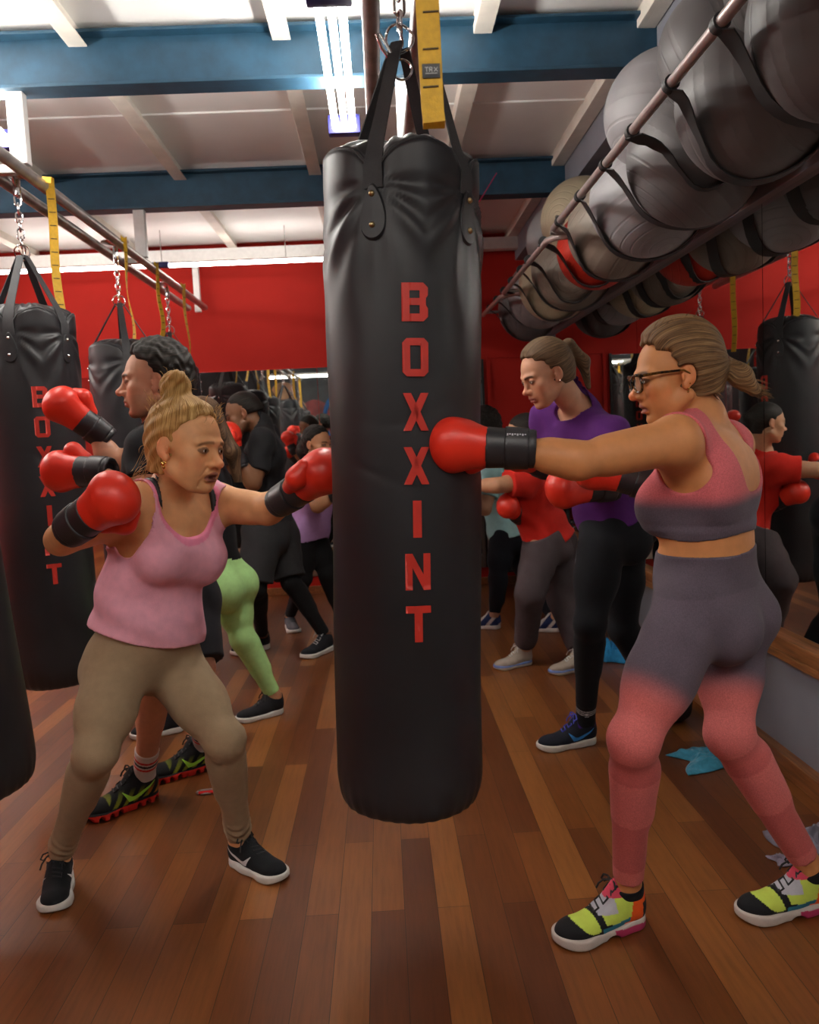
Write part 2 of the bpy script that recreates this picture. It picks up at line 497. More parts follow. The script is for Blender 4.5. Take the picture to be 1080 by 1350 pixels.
# letters, unit box 0..1 wide, 0..1 high, as lists of rectangles/quads
c_ = .17
LET = {
 'B': [[(0,0),(.30,0),(.30,1),(0,1)], [(.3,0),(.82,0),(1,.12),(1,.2),(.3,.2)], [(.3,.8),(1,.8),(1,.88),(.82,1),(.3,1)], [(.3,.42),(.92,.42),(.84,.5),(.92,.6),(.3,.6)], [(.68,.2),(1,.2),(1,.34),(.92,.42),(.68,.42)], [(.68,.6),(.92,.6),(1,.68),(1,.8),(.68,.8)]],
 'O': [[(0,c_*.7),(.30,c_*.7),(.30,1-c_*.7),(0,1-c_*.7)], [(.70,c_*.7),(1,c_*.7),(1,1-c_*.7),(.70,1-c_*.7)], [(0,c_*.7),(c_,0),(1-c_,0),(1,c_*.7),(.70,.19),(.30,.19)], [(0,1-c_*.7),(.30,.81),(.70,.81),(1,1-c_*.7),(1-c_,1),(c_,1)]],
 'X': [[(0,0),(.31,0),(.66,.5),(.33,.5)], [(.69,0),(1,0),(.67,.5),(.34,.5)], [(.33,.5),(.66,.5),(.31,1),(0,1)], [(.34,.5),(.67,.5),(1,1),(.69,1)]],
 'I': [[(.33,0),(.67,0),(.67,1),(.33,1)]],
 'N': [[(0,0),(.28,0),(.28,1),(0,1)], [(.72,0),(1,0),(1,1),(.72,1)], [(.28,.62),(.72,0),(.72,.42),(.28,1)]],
 'T': [[(.34,0),(.66,0),(.66,.8),(.34,.8)], [(0,.8),(1,.8),(1,1),(0,1)]],
}
RB, HB = 0.193, 1.70
BZ = lambda v: v   # height above bag bottom

def bag_radius(h):
    """radius of the bag at height h above its bottom"""
    r = RB
    if h < 0.10: r *= 0.80+0.20*math.sqrt(max(0, 1-((0.10-h)/0.10)**2))
    r *= 1+0.025*math.sin(min(1, max(0, (h-1.0)/0.8))*math.pi)
    return r

def make_bag_body(seed, pin):
    """pin: angles of the four straps. Leather gathers at each strap patch."""
    rnd = random.Random(seed)
    nth, nz = 144, 190
    V, F = [], []
    ph = [rnd.uniform(0, 6.28) for _ in range(6)]
    for j in range(nz+1):
        t = j/nz
        for i in range(nth):
            th = 2*math.pi*i/nth
            # nearest strap angle distance
            dm = min(abs((th-p+math.pi) % (2*math.pi)-math.pi) for p in pin)
            a = dm/(math.pi/4)                       # 0 at strap, 1 midway
            lift = 0.052*(1-math.exp(-(dm/.35)**1.4)) - 0.030*math.exp(-(dm/.14)**2)    # rim rises between straps
            H = HB-0.10+lift
            if t < 0.86:
                h = H*(t/0.86)
                r = bag_radius(h)
                top = max(0, 1-(H-h)/0.34)
                # gathered pleats fanning out below each strap
                g = math.exp(-((H-h-0.08)/0.16)**2)
                dx = dm*RB; dz = (HB-0.15)-h
                rho = math.hypot(dx, dz); phi = math.atan2(dx, dz)      # 0 = straight down
                env = math.exp(-((rho-.075)/.06)**2)*min(1, rho/.04)
                fold = -0.010*env*math.exp(-((phi-1.45)/.20)**2) - 0.008*env*math.exp(-((phi-.95)/.12)**2)
                fold += 0.006*env*math.exp(-((phi-1.2)/.11)**2) + 0.005*math.exp(-((rho-.13)/.09)**2)*math.exp(-((phi-.72)/.10)**2)
                fold += 0.0022*math.exp(-((rho-.17)/.12)**2)*math.cos(phi*16+ph[0])*(phi < 1.1)*(dz > 0)
                r += fold - 0.012*top**2*math.exp(-(dm/.25)**2)
                r += 0.0015*math.sin(3*th+h*5+ph[1])+0.0012*math.sin(5*th-h*9+ph[2])
                # shallow horizontal wrinkles where it is hit
                r += -0.0018*math.exp(-((h-1.02-0.03*math.sin(th*3+ph[3]))/.006)**2)*(0.5+.5*math.sin(th*2+ph[4]))
                r += -0.0018*math.exp(-((h-0.86-0.04*math.sin(th*2+ph[5]))/.007)**2)*(0.5+.5*math.sin(th*3+ph[0]))
                if h < 0.12: r += 0.002*math.sin(th*30)*(1-h/.12)
                z = h
                if h < .1: z = h
                V.append((r*math.cos(th), r*math.sin(th), z))
            else:
                s = (t-0.86)/0.14                    # domed cap
                rr = (RB-0.006)*max(0.004, math.cos(s*math.pi/2)**.85)-0.007*math.exp(-((s-.09)/.05)**2)
                rr = max(rr, .001)
                z = H-.004 + (HB-.012-H)*math.sin(s*math.pi/2)**1.25 + .004*math.sin(dm*22+3)*math.sin(s*math.pi)
                V.append((rr*math.cos(th), rr*math.sin(th), z))
    for j in range(nz):
        for i in range(nth):
            a = j*nth+i; b = j*nth+(i+1) % nth
            F.append((a, b, b+nth, a+nth))
    # bottom cap ring
    base = len(V)
    V.append((0, 0, 0.012))
    F2 = []
    Vn = np.array(V)
    F = np.array(F)
    tri = np.array([[base, (i+1) % nth, i, i] for i in range(nth)])
    return Vn, F, tri

def make_lettering(z_top, ang, lw, lh, pitch, parent):
    bm = bmesh.new()
    for k, ch in enumerate('BOXXINT'):
        zt = z_top-k*pitch
        for quad in LET[ch]:
            pts = [(x*lw-lw/2, y*lh+zt-lh) for x, y in quad]
            vs = [bm.verts.new((x, 0, z)) for x, z in pts]
            bm.faces.new(vs)
    bmesh.ops.triangulate(bm, faces=bm.faces)
    for k in range(-8, 9):
        bmesh.ops.bisect_plane(bm, geom=bm.verts[:]+bm.edges[:]+bm.faces[:], plane_co=(k*0.006, 0, 0), plane_no=(1, 0, 0))
    for k in range(0, 100):
        z = 0.35+k*0.013
        if z_top-7*pitch < z < z_top: bmesh.ops.bisect_plane(bm, geom=bm.verts[:]+bm.edges[:]+bm.faces[:], plane_co=(0, 0, z), plane_no=(0, 0, 1))
    for v in bm.verts:
        r = bag_radius(v.co.z)+0.0032
        th = ang+v.co.x/RB
        v.co = Vector((r*math.cos(th), r*math.sin(th), v.co.z))
    for f in bm.faces: f.smooth = True
    bmesh.ops.recalc_face_normals(bm, faces=bm.faces)
    me = bpy.data.meshes.new('lettering'); bm.to_mesh(me); bm.free(); me.materials.append(M_letter)
    o = link(bpy.data.objects.new('lettering', me), parent)
    o['label'] = 'red block capitals running down the bag'
    return o

def chain_link(m, c, axis_z, w, L, r, roll):
    c = Vector(c); z = Vector(axis_z).normalized()
    a = Vector((1, 0, 0)) if abs(z.x) < .9 else Vector((0, 1, 0))
    x = z.cross(a).normalized(); y = z.cross(x)
    x = x*math.cos(roll)+y*math.sin(roll)
    pts = []
    for k in range(20):
        t = 2*math.pi*k/20
        pts.append(c + x*math.cos(t)*w/2 + z*(math.sin(t)*w/2 + (L-w)/2*(1 if math.sin(t) >= 0 else -1)))
    m.tube(pts, r, 8, closed=True)

def make_bag(name, loc, pins, text_ang, ztop_chain, seed, rivet=None, hook_z=None, lean=(0, 0), text=True, apex=1.895, shift=None):
    e = empty('punching_bag', loc)
    V, F, tri = make_bag_body(seed, pins)
    o = mesh_np('bag_body', V, np.vstack([F, tri]), M_bag, e)
    m = MB(); pp = []
    for i in range(72):
        th = 2*math.pi*i/72
        dm = min(abs((th-p+math.pi) % (2*math.pi)-math.pi) for p in pins)
        H_ = HB-0.10+0.052*(1-math.exp(-(dm/.35)**1.4)) - 0.030*math.exp(-(dm/.14)**2)
        pp.append(((RB-.006)*math.cos(th), (RB-.006)*math.sin(th), H_))
    m.tube(pp, .0045, 6, closed=True); m.build('piping', M_strap, e)
    if text: make_lettering(1.316, text_ang, 0.060, 0.088, 0.1262, e)
    # straps meet at this height above bag bottom
    for i, p in enumerate(pins):
        m = MB()
        H = HB-0.135
        d = Vector((math.cos(p), math.sin(p), 0)); side = Vector((-d.y, d.x, 0))
        pts = [d*(RB-.004)+Vector((0, 0, H-.03)), d*(RB-.001)+Vector((0, 0, H+.02)), d*(RB-.03)+Vector((0, 0, H+.09))]
        top = d*0.02+Vector((0, 0, apex))+(Vector((.072, -.02, -.075)) if shift == i else Vector((0, 0, 0)))
        for s in (.25, .5, .75, 1): pts.append(pts[2].lerp(top, s))
        m.ribbon(pts, [0.048, .046, .040, .036, .034, .032, .030], 0.004, side)
        m.build('strap', M_strap, e)
        # teardrop patch riveted on the leather
        m = MB(); n = 26; ring = []
        for k in range(n):
            t = 2*math.pi*k/n
            x = 0.042*math.sin(t)*(0.72+0.28*math.cos(t)); z = -0.056*math.cos(t)
            ring.append((x, H-.085+z*1.15))
        prev = None; rings = []
        for sc in (1, .92, .6, .3, .02):
            rr = []
            for x, z in ring:
                cz = H-.085; th = p+x*sc/RB; zz = cz+(z-cz)*sc
                rad = RB+(0.001 if sc == 1 else 0.0065)
                rr.append(m.bm.verts.new((rad*math.cos(th), rad*math.sin(th), zz)))
            rings.append(rr)
        for A, B in zip(rings, rings[1:]):
            for k in range(n): m.bm.faces.new((A[k], A[(k+1) % n], B[(k+1) % n], B[k]))
        pt = m.build('strap_patch', M_bag, e)
        m = MB()
        for zz in (H-.045, H-.115):
            c = d*(RB+.007)+Vector((0, 0, zz))
            m.sphere(c, 0.0072, (1, 1, 1), 12, 8)
        rv = m.build('rivet', rivet or M_rivet2, pt)
    # rings, snap hooks and chain up to the rail
    zh = (hook_z if hook_z is not None else ZR)-loc[2]
    m = MB()
    m.tube([(0.034*math.cos(t), 0.006*math.sin(2*t), apex+.015+0.034*math.sin(t)) for t in [2*math.pi*k/24 for k in range(24)]], 0.0035, 8, closed=True)
    m.tube([(0.006*math.sin(2*t), 0.030*math.cos(t), apex+.018+0.030*math.sin(t)) for t in [2*math.pi*k/24 for k in range(24)]], 0.0035, 8, closed=True)
    m.build('ring', M_chrome, e)
    z = apex+.045; i = 0
    m = MB()
    while z < zh-.06:
        chain_link(m, (0, 0, z+.012), (0, 0, 1), 0.026, 0.048, 0.0038, (i % 2)*math.pi/2+.3)
        z += 0.036; i += 1
    m.build('chain', M_chrome, e)
    MB().box((0, 0, zh-.045), (0.03, 0.02, 0.07), bev=.004).tube([(0, -.03, zh-.0), (0, -.02, zh-.03), (0, 0, zh-.04), (0, .02, zh-.03), (0, .03, zh)], .006, 8).lathe([(.078, zh+.016), (.078, zh+.024)], seg=20).build('swivel_hook', M_chrome, e)
    e.rotation_euler = (lean[0], lean[1], 0)
    return e

# the big central bag: a pivot lean because it is being hit
bag0 = make_bag('c', (0.030, 2.16, 0.395), [R(-112), R(-38), R(58), R(140)], R(-84), 2.6, 3, rivet=M_rivet, apex=1.93, shift=1, lean=(0, R(1.9)))
bag0['label'] = 'large black punching bag with red lettering in the centre foreground'; bag0['category'] = 'punching bag'
bag0['group'] = 'heavy bags'
dirc = lambda x, y: math.atan2(-y, -x)
bag = make_bag('l', (-1.525, 3.78, 0.33), [R(-92), R(-20), R(80), R(165)], R(-62), 2.6, 7)
tag(bag, 'black lettered punching bag at left, behind the gloves of the man in black', 'punching bag', 'heavy bags')
MX = 2*(XW+.006)        # a point at x is seen in the side mirror at MX - x
def bag_copy(loc, rz, label):
    b = copy_tree(bag)
    b.location = loc; b.rotation_euler = (0, 0, rz); tag(b, label, 'punching bag', 'heavy bags'); return b
bag_copy((-1.50, 5.05, 0.33), R(25), 'black punching bag behind the head of the dark haired man in black')
bag_copy((-1.53, 6.35, 0.33), R(200), 'farthest black punching bag in the left row, behind the blonde hair bun')
bag_copy((-1.30, 2.50, 0.345), R(35), 'black punching bag cut off by the left edge of the picture, nearest in its row').rotation_euler[1] = R(-4)
bag_copy((MX-at(1043, 600, 5.3).x, 5.3, 0.33), R(48), 'black punching bag hidden behind the central one, seen reversed in the side mirror')
bag_copy((0.40, 6.75, 0.33), R(120), 'black punching bag near the red wall, seen only in the side mirror')
# bags behind the viewer, only reflected
for x, y in ((-1.53, 0.2), (-1.53, -1.2)):
    bag_copy((x, y, 0.33), R(60), 'black punching bag hanging behind the viewer')['group'] = 'heavy bags behind the viewer'
# loose second clip and strap end at the head of the central bag
e = empty('snap_hook', (at(530, 92, 2.13).x, 2.13, at(530, 92, 2.13).z)); tag(e, 'steel ring and snap hook beside the chain of the central bag', 'hook')
MB().tube([(0.024*math.cos(t)+.0, 0.0, 0.024*math.sin(t)) for t in [2*math.pi*k/24 for k in range(24)]], 0.003, 8, closed=True).build('ring', M_chrome, e)
MB().tube([(-.05, 0, .085), (-.03, 0, .05), (-.012, 0, .018), (-.02, .004, .016), (-.045, .004, .052), (-.058, 0, .085)], 0.004, 8, closed=True).build('gate', M_chrome, e)
# long rope-like hook bar at the very top
o = MB().tube([(0.0, 2.2, 2.56), (0.0, 2.2, 2.485), (.012, 2.2, 2.475), (.06, 2.2, 2.48), (.065, 2.2, 2.49)], .0045, 8).build('rail_hook', M_chrome)
tag(o, 'bent steel hook at the top of the central bag chain', 'hook')

# ---------------------------------------------------------------- yellow suspension straps
M_yel = mat('yellow_webbing', (0.62, 0.36, 0.015), 0.6, var=0.1, vscale=80, bump=0.3, bscale=500)
M_stitch = mat('dark_stitching', (0.05, 0.03, 0.01), 0.7)
def yellow_strap(X, Y, zb, label, w=0.038, sway=0.01, seed=0, twist=0.0, group='yellow suspension straps', marks=True, ang0=0.2, zt=None):
    e = empty('suspension_strap', (X, Y, ZR)); tag(e, label, 'strap', group)
    rnd = random.Random(seed); L = (zt or ZR)-zb
    n = 22; pts = []; sides = []
    for k in range(n+1):
        t = k/n
        pts.append((sway*math.sin(t*7+seed)*t, 0.012, -L*t+.0))
        a = ang0+twist*t
        sides.append((math.cos(a), math.sin(a), 0))
    m = MB(); m.ribbon([(0, -.028, 0.0)]+[(0, -.02, .028), (0, .012, .03)]+pts, [w]*(len(pts)+3), 0.003, [sides[0]]*3+sides)
    # folded return end
    m.build('webbing', M_yel, e)
    if marks:
        m = MB(); k = 2
        while k < n:
            p = Vector(pts[k]); s = Vector(sides[k]); nn = Vector((-s.y, s.x, 0))
            m.box(p, (w*.72, .0052, .004), rot=Matrix((s, nn, Vector((0, 0, 1)))).transposed()); k += 2
        m.build('stitch_bars', M_stitch, e)
    return e
def strap_at(px, Y, Xr, pyb, **k):
    p = at(px, pyb, Y)
    return yellow_strap(Xr, Y, p.z, **k)
strap_at(93, 3.9, -1.43, 435, label='broad yellow strap hanging beside the left lettered bag', seed=1, twist=.6)
strap_at(184, 5.0, -1.43, 452, label='thin yellow strap hanging above the head of the man in black', seed=2, twist=1.4, ang0=1.1, w=.03, sway=.02)
strap_at(222, 5.7, -1.43, 452, label='middle yellow strap of the three thin ones on the left rail', seed=3, twist=-.6, ang0=1.2, w=.03, sway=.02)
strap_at(258, 6.45, -1.43, 508, label='yellow strap nearest the red wall on the left rail', seed=4, twist=1.0, ang0=1.0, w=.034, sway=.03)
strap_at(600, 5.15, MX-at(1050, 350, 5.15).x, 437, label='yellow strap seen in the side mirror in front of the reversed bag', seed=5, twist=.3)
strap_at(600, 6.2, MX-at(968, 400, 6.2).x, 480, label='yellow strap seen in the side mirror above the ponytail', seed=6, twist=.8)
for i, (x, y, zb) in enumerate(((-1.44, .6, 1.75), (-1.44, -.5, 1.7), (-1.62, 1.6, 1.9), (-.9, -1.2, 1.6), (-.9, -1.0, 1.7), (-.5, -1.6, 1.6), (-.45, -1.5, 1.75))):
    yellow_strap(x, y, zb, 'yellow strap hanging behind the viewer, small in the back mirror', seed=10+i, twist=.5*i, group='yellow straps in the back mirror', marks=False)
# the near strap with the label patch
e = empty('suspension_strap', (0.108, 1.44, ZR)); tag(e, 'wide yellow strap with a black label patch hanging above the central bag', 'strap', 'yellow suspension straps')
zb = at(568, 166, 1.44).z-ZR
xo = at(568, 90, 1.44).x-0.108
m = MB()
m.ribbon([(xo-.01, -.01, .04), (xo-.008, .0, -.01), (xo-.004, 0, zb*.5), (xo, 0, zb+.03), (xo+.002, .0, zb+.006), (xo+.002, .010, zb+.0), (xo+.002, .014, zb+.02), (xo, .012, zb*.5), (xo-.01, .012, .03)], .037, .003, (1, 0, 0))
m.build('webbing', M_yel, e)
m = MB()
for py in (15, 64, 114):
    p = at(568, py, 1.437)-Vector((0.108, 1.44, ZR)); m.box((p.x, -.0025, p.z), (.026, .002, .0022), rot=Matrix.Rotation(R(-2), 3, 'Y'))
m.build('stitch_bars', M_stitch, e)
p = at(568.5, 93.5, 1.437)-Vector((0.108, 1.44, ZR))
lb = MB().box((p.x, -.003, p.z), (.030, .002, .023), bev=.0008).build('label_patch', M_black, e); 
m = MB()
def stroke(m, x0, z0, x1, z1, w=.0012):
    a = Vector((x0, 0, z0)); b = Vector((x1, 0, z1)); d = (b-a); n_ = Vector((-d.z, 0, d.x)).normalized()*w/2
    m.poly([p+Vector((0, -.0044, 0))+v for v in (a-n_, b-n_, b+n_, a+n_)])
for seg_ in ((-.0105, .004, -.0045, .004), (-.0075, .004, -.0075, -.003),
             (-.003, .004, -.003, -.003), (-.003, .004, .001, .004), (.001, .004, .0015, .001), (-.003, .0008, .0015, .0008), (-.001, .0008, .002, -.003),
             (.0045, .004, .0105, -.003), (.0105, .004, .0045, -.003), (-.010, -.0055, .010, -.0055)):
    stroke(m, *seg_)
m.build('label_lettering', M_mwhite, lb)
# ---------------------------------------------------------------- signed-distance sculpting (bodies, clothes, gloves, shoes)
f32 = np.float32
def nv(*a):
    return np.array(a if len(a) > 1 else a[0], dtype=np.float64)
def unit(v):
    v = np.asarray(v, dtype=np.float64); return v/np.linalg.norm(v)
def smin(a, b, k):
    h = np.maximum(k-np.abs(a-b), 0)/k
    return np.minimum(a, b)-h*h*k*0.25
def smax(a, b, k):
    return -smin(-a, -b, k)

class Cap:
    """tapered capsule, optionally with an elliptical section (r along side axis, q across)"""
    def __init__(s, a, b, ra, rb, side=None, qa=None, qb=None, rw=None):
        s.a = nv(a); s.b = nv(b); s.ra, s.rb = ra, rb
        s.ab = s.b-s.a; s.L2 = max(float(s.ab@s.ab), 1e-9)
        s.side = side
        if side is not None:
            w_ = unit(s.ab) if s.L2 > 1e-8 else None
            s.qa, s.qb = qa, qb
            sd = nv(side)
            if w_ is not None:
                sd = unit(sd-w_*(sd@w_))
                s.w = w_
            s.u = sd; s.v = np.cross(s.w, s.u)
            s.rw = rw
        s.c = (s.a+s.b)/2
        s.R = math.sqrt(s.L2)/2+max(ra, rb, qa or 0, qb or 0)
    def __call__(s, p):
        q = p-s.a
        t = np.clip((q@s.ab)/s.L2, 0, 1)
        q = q-t[:, None]*s.ab
        if s.side is None:
            return np.sqrt((q*q).sum(1))-(s.ra+(s.rb-s.ra)*t)
        r = s.ra+(s.rb-s.ra)*t; k = s.qa+(s.qb-s.qa)*t
        rw = s.rw if s.rw else (r+k)/2
        x = q@s.u; y = q@s.v; z = q@s.w
        k0 = np.sqrt((x/r)**2+(y/k)**2+(z/rw)**2)
        k1 = np.sqrt((x/(r*r))**2+(y/(k*k))**2+(z/(rw*rw))**2)
        return k0*(k0-1)/np.maximum(k1, 1e-6)

class Ell:
    """ellipsoid with frame M (rows = axes) and radii"""
    def __init__(s, c, r, M=None):
        s.c = nv(c); s.r = nv(r); s.M = np.eye(3) if M is None else np.asarray(M, dtype=np.float64); s.R = max(r)
    def __call__(s, p):
        q = (p-s.c)@s.M.T
        k0 = np.sqrt(((q/s.r)**2).sum(1)); k1 = np.sqrt(((q/(s.r*s.r))**2).sum(1))
        return k0*(k0-1)/np.maximum(k1, 1e-6)

class Fn:
    def __init__(s, fn, c=None, R_=9.0):
        s.fn = fn; s.c = nv(c) if c is not None else nv(0, 0, 0); s.R = R_ if c is not None else 99
    def __call__(s, p): return s.fn(p)

class Field:
    def __init__(s): s.ops = []; s.c = nv(0, 0, 0); s.R = 99
    def add(s, prim, k=0.02): s.ops.append(('a', prim, k)); return s
    def sub(s, prim, k=0.004): s.ops.append(('s', prim, k)); return s
    def bound(s):
        cs = [o for o in s.ops if o[0] == 'a']
        c = np.mean([o[1].c for o in cs], axis=0)
        s.c = c; s.R = max(np.linalg.norm(o[1].c-c)+o[1].R for o in cs)+.03
        return s
    def __call__(s, p):
        lo = p.min(0); hi = p.max(0)
        d = np.full(len(p), 0.35)
        for op, g, k in s.ops:
            e = np.maximum(np.maximum(lo-g.c, g.c-hi), 0)
            far = math.sqrt(float(e@e))-g.R
            if op == 'a':
                if far > 0.12: continue
                d = smin(d, g(p), k)
            else:
                if far > 0.05: continue
                d = smax(d, -g(p), k)
        return d

def mesh_sdf(fn, lo, hi, h):
    """surface nets over a sparse block grid -> V, F(quads)"""
    lo = nv(lo); hi = nv(hi)
    B = 8
    nb = np.ceil((hi-lo)/(h*B)).astype(int)
    n = nb*B+1
    D = np.full(tuple(n), 1.0, dtype=f32)
    # coarse
    ii = np.stack(np.meshgrid(*[np.arange(k) for k in nb], indexing='ij'), -1).reshape(-1, 3)
    cen = lo+(ii+0.5)*(h*B)
    val = np.empty(len(cen))
    sup = (ii//3)
    key = (sup[:, 0]*100000+sup[:, 1]*1000+sup[:, 2])
    order = np.argsort(key, kind='stable')
    ks = key[order]
    cuts = np.flatnonzero(np.diff(ks))+1
    for g in np.split(order, cuts):
        val[g] = fn(cen[g])
    thr = h*B*0.87*1.5+0.004
    act = np.abs(val) < thr
    ins = (~act) & (val < 0)
    for i, j, k in ii[ins]:
        D[i*B:i*B+B+1, j*B:j*B+B+1, k*B:k*B+B+1] = -1.0
    off = np.stack(np.meshgrid(*[np.arange(B+1)]*3, indexing='ij'), -1).reshape(-1, 3)*h
    for g in np.split(order, cuts):
        g = g[act[g]]
        if len(g) == 0: continue
        pts = (lo+ii[g]*(h*B))[:, None, :]+off[None]
        v = fn(pts.reshape(-1, 3)).reshape(len(g), B+1, B+1, B+1)
        for q, (i, j, k) in enumerate(ii[g]):
            D[i*B:i*B+B+1, j*B:j*B+B+1, k*B:k*B+B+1] = v[q]
    S = D < 0
    cnt = np.zeros(tuple(n-1), dtype=np.int8)
    for a in (0, 1):
        for b in (0, 1):
            for c in (0, 1):
                cnt += S[a:n[0]-1+a, b:n[1]-1+b, c:n[2]-1+c]
    cells = np.argwhere((cnt > 0) & (cnt < 8))
    if len(cells) == 0: return np.zeros((0, 3)), np.zeros((0, 4), int)
    acc = np.zeros((len(cells), 3)); num = np.zeros(len(cells))
    X, Y, Z = cells.T
    cor = {}
    for a in (0, 1):
        for b in (0, 1):
            for c in (0, 1): cor[a, b, c] = D[X+a, Y+b, Z+c].astype(np.float64)
    for ax in range(3):
        o1, o2 = [i for i in range(3) if i != ax]
        for a in (0, 1):
            for b in (0, 1):
                c0 = [0, 0, 0]; c0[o1] = a; c0[o2] = b; c1 = list(c0); c1[ax] = 1
                d0, d1 = cor[tuple(c0)], cor[tuple(c1)]
                m = (d0 < 0) != (d1 < 0)
                t = np.where(m, d0/np.where(m, d0-d1, 1), 0)
                P = np.zeros((len(cells), 3)); P[:, o1] = a; P[:, o2] = b; P[:, ax] = t
                acc += P*m[:, None]; num += m
    V = lo+(cells+acc/num[:, None])*h
    idx = np.full(tuple(n-1), -1, dtype=np.int32)
    idx[X, Y, Z] = np.arange(len(cells))
    Fs = []
    for ax in range(3):
        o1, o2 = (ax+1) % 3, (ax+2) % 3
        sl0 = [slice(1, n[i]-1) for i in range(3)]; sl0[ax] = slice(0, n[ax]-1)
        sl1 = list(sl0); sl1[ax] = slice(1, n[ax])
        A, Bs = S[tuple(sl0)], S[tuple(sl1)]
        e = np.argwhere(A != Bs)
        if len(e) == 0: continue
        inside = A[e[:, 0], e[:, 1], e[:, 2]]
        e = e+1; e[:, ax] -= 1
        def cell(d1, d2):
            q = e.copy(); q[:, o1] -= d1; q[:, o2] -= d2
            return idx[q[:, 0], q[:, 1], q[:, 2]]
        f = np.stack([cell(1, 1), cell(0, 1), cell(0, 0), cell(1, 0)], 1)
        f[~inside] = f[~inside][:, ::-1]
        Fs.append(f)
    F = np.vstack(Fs)
    F = F[(F >= 0).all(1)]
    return V, F

def grad_normals(fn, V, e=0.002):
    return None
# ---------------------------------------------------------------- people
Z3 = nv(0, 0, 1)
def ortho(a, b):
    """b made orthogonal to a"""
    a = unit(a); return unit(b-a*(b@a))
def frame(left, up):
    u = unit(up); l = ortho(u, left); return l, np.cross(l, u), u

class Head:
    def __init__(s, c, fwd, up=(0, 0, 1), size=1.0, **k):
        s.c = nv(c); f = unit(fwd); u = ortho(f, nv(up)); l = np.cross(f, -u)*1.0
        l = np.cross(u, f)      # left of a head facing f
        s.l, s.f, s.u = l, f, u
        s.s = size; s.M = np.array([l, f, u]); s.k = k
    def P(s, x, y, z): return s.c+s.s*(x*s.l+y*s.f+z*s.u)
    def loc(s, p): return ((p-s.c)@s.M.T)/s.s
    def E(s, c, r, rot=None):
        M = s.M
        if rot is not None: M = rot@s.M
        return Ell(s.P(*c), [q*s.s for q in r], M)
    def C(s, a, b, ra, rb): return Cap(s.P(*a), s.P(*b), ra*s.s, rb*s.s)
    def field(s):
        k = s.k; F = Field(); S = s.s
        nose = k.get('nose', 1.0); jaw = k.get('jaw', 1.0); mo = k.get('mouth_open', 0.0)
        F.add(s.E((0, -.018, .035), (.074, .093, .079)), .02)
        F.add(s.E((0, .030, .000), (.0605, .056, .078)), .03*S)
        F.add(s.E((0, .028, -.058), (.050*jaw, .052, .046)), .03*S)
        F.add(s.E((0, .066, -.098), (.024*jaw, .020, .017)), .022*S)       # chin
        for q in (-1, 1):
            F.add(s.C((q*.056*jaw, -.008, -.055), (q*.030*jaw, .050, -.092), .014, .016), .026*S)   # jaw line
            F.add(s.E((q*.043, .056, -.022), (.022, .020, .019)), .022*S)    # cheekbone
            F.add(s.E((q*.036, .056, -.055), (.020, .020, .024)), .024*S)    # cheek
            F.add(s.C((q*.012, .086, .018), (q*.044, .070, .017), .0085, .008), .014*S)  # brow
            F.sub(s.E((q*.032, .092, -.001), (.019, .013, .0135)), .014*S)   # socket
        F.add(s.C((0, .080, .014), (0, .088+.008*nose, -.020), .0075, .0085*nose), .012*S)
        F.add(s.E((0, .094+.012*nose, -.032), (.0115*nose, .012, .0105*nose)), .010*S)
        for q in (-1, 1):
            F.add(s.E((q*.013*nose, .093, -.036), (.0085*nose, .012, .0085)), .007*S)
            F.sub(s.E((q*.0068*nose, .100, -.0445), (.0036, .0065, .0045)), .003*S)
        # philtrum pad and lips
        F.add(s.E((0, .078, -.056), (.026, .015, .016)), .016*S)
        F.add(s.E((0, .0885, -.0615+mo*.3), (.021, .0088, .0058)), .006*S)
        F.add(s.E((0, .0865, -.0735-mo*.6), (.019, .0092, .0068)), .006*S)
        if mo > 0: F.sub(s.E((0, .097, -.0675-mo*.2), (.015, .016, .0035+mo*.55)), .003*S)
        else: F.sub(s.C((-.021, .091, -.0672), (.021, .091, -.0672), .0013, .0013), .003*S)
        F.sub(s.E((0, .092, -.0865), (.018, .007, .005)), .008*S)
        # eye lids
        for q in (-1, 1):
            F.add(s.E((q*.0315, .0735, -.001), (.0150, .0150, .0135)), .005*S)
            F.sub(s.E((q*.0315, .0905, -.0015), (.0125, .0085, .0034*k.get('eye_open', 1.0))), .002*S)
        # ears
        a = R(18)
        for q in (-1, 1):
            rot = np.array([[math.cos(a), -q*math.sin(a)*-1, 0], [q*math.sin(a)*-1, math.cos(a), 0], [0, 0, 1]])
            F.add(s.E((q*.077, -.012, -.006), (.0075, .0165, .0275), rot), .006*S)
            F.add(s.E((q*.0745, -.002, -.030), (.008, .010, .012)), .006*S)
            F.sub(s.E((q*.0865, -.008, -.002), (.0065, .0105, .0185), rot), .003*S)
            F.add(s.C((q*.081, -.016, .012), (q*.081, -.020, -.012), .0028, .0025), .003*S)
            F.add(s.C((q*.079, .004, -.006), (q*.079, .004, -.016), .004, .003), .003*S)
        if k.get('folds'):
            for q in (-1, 1):
                F.sub(s.C((q*.020, .089, -.043), (q*.034, .074, -.068), .0016, .0014), .006*S)
                F.sub(s.C((q*.030, .078, -.080), (q*.030, .070, -.094), .0015, .0014), .006*S)
                F.sub(s.C((q*.022, .088, -.017), (q*.036, .081, -.021), .0013, .0012), .005*S)
            for z in (.036, .046, .057):
                F.sub(s.C((-.03, .089-.15*(z-.03), z), (.03, .089-.15*(z-.03), z), .0009, .0009), .003*S)
            F.sub(s.C((-.006, .0985, .012), (-.005, .099, .024), .0010, .0008), .003*S)
            F.sub(s.C((.006, .0985, .012), (.005, .099, .024), .0010, .0008), .003*S)
        return F.bound()

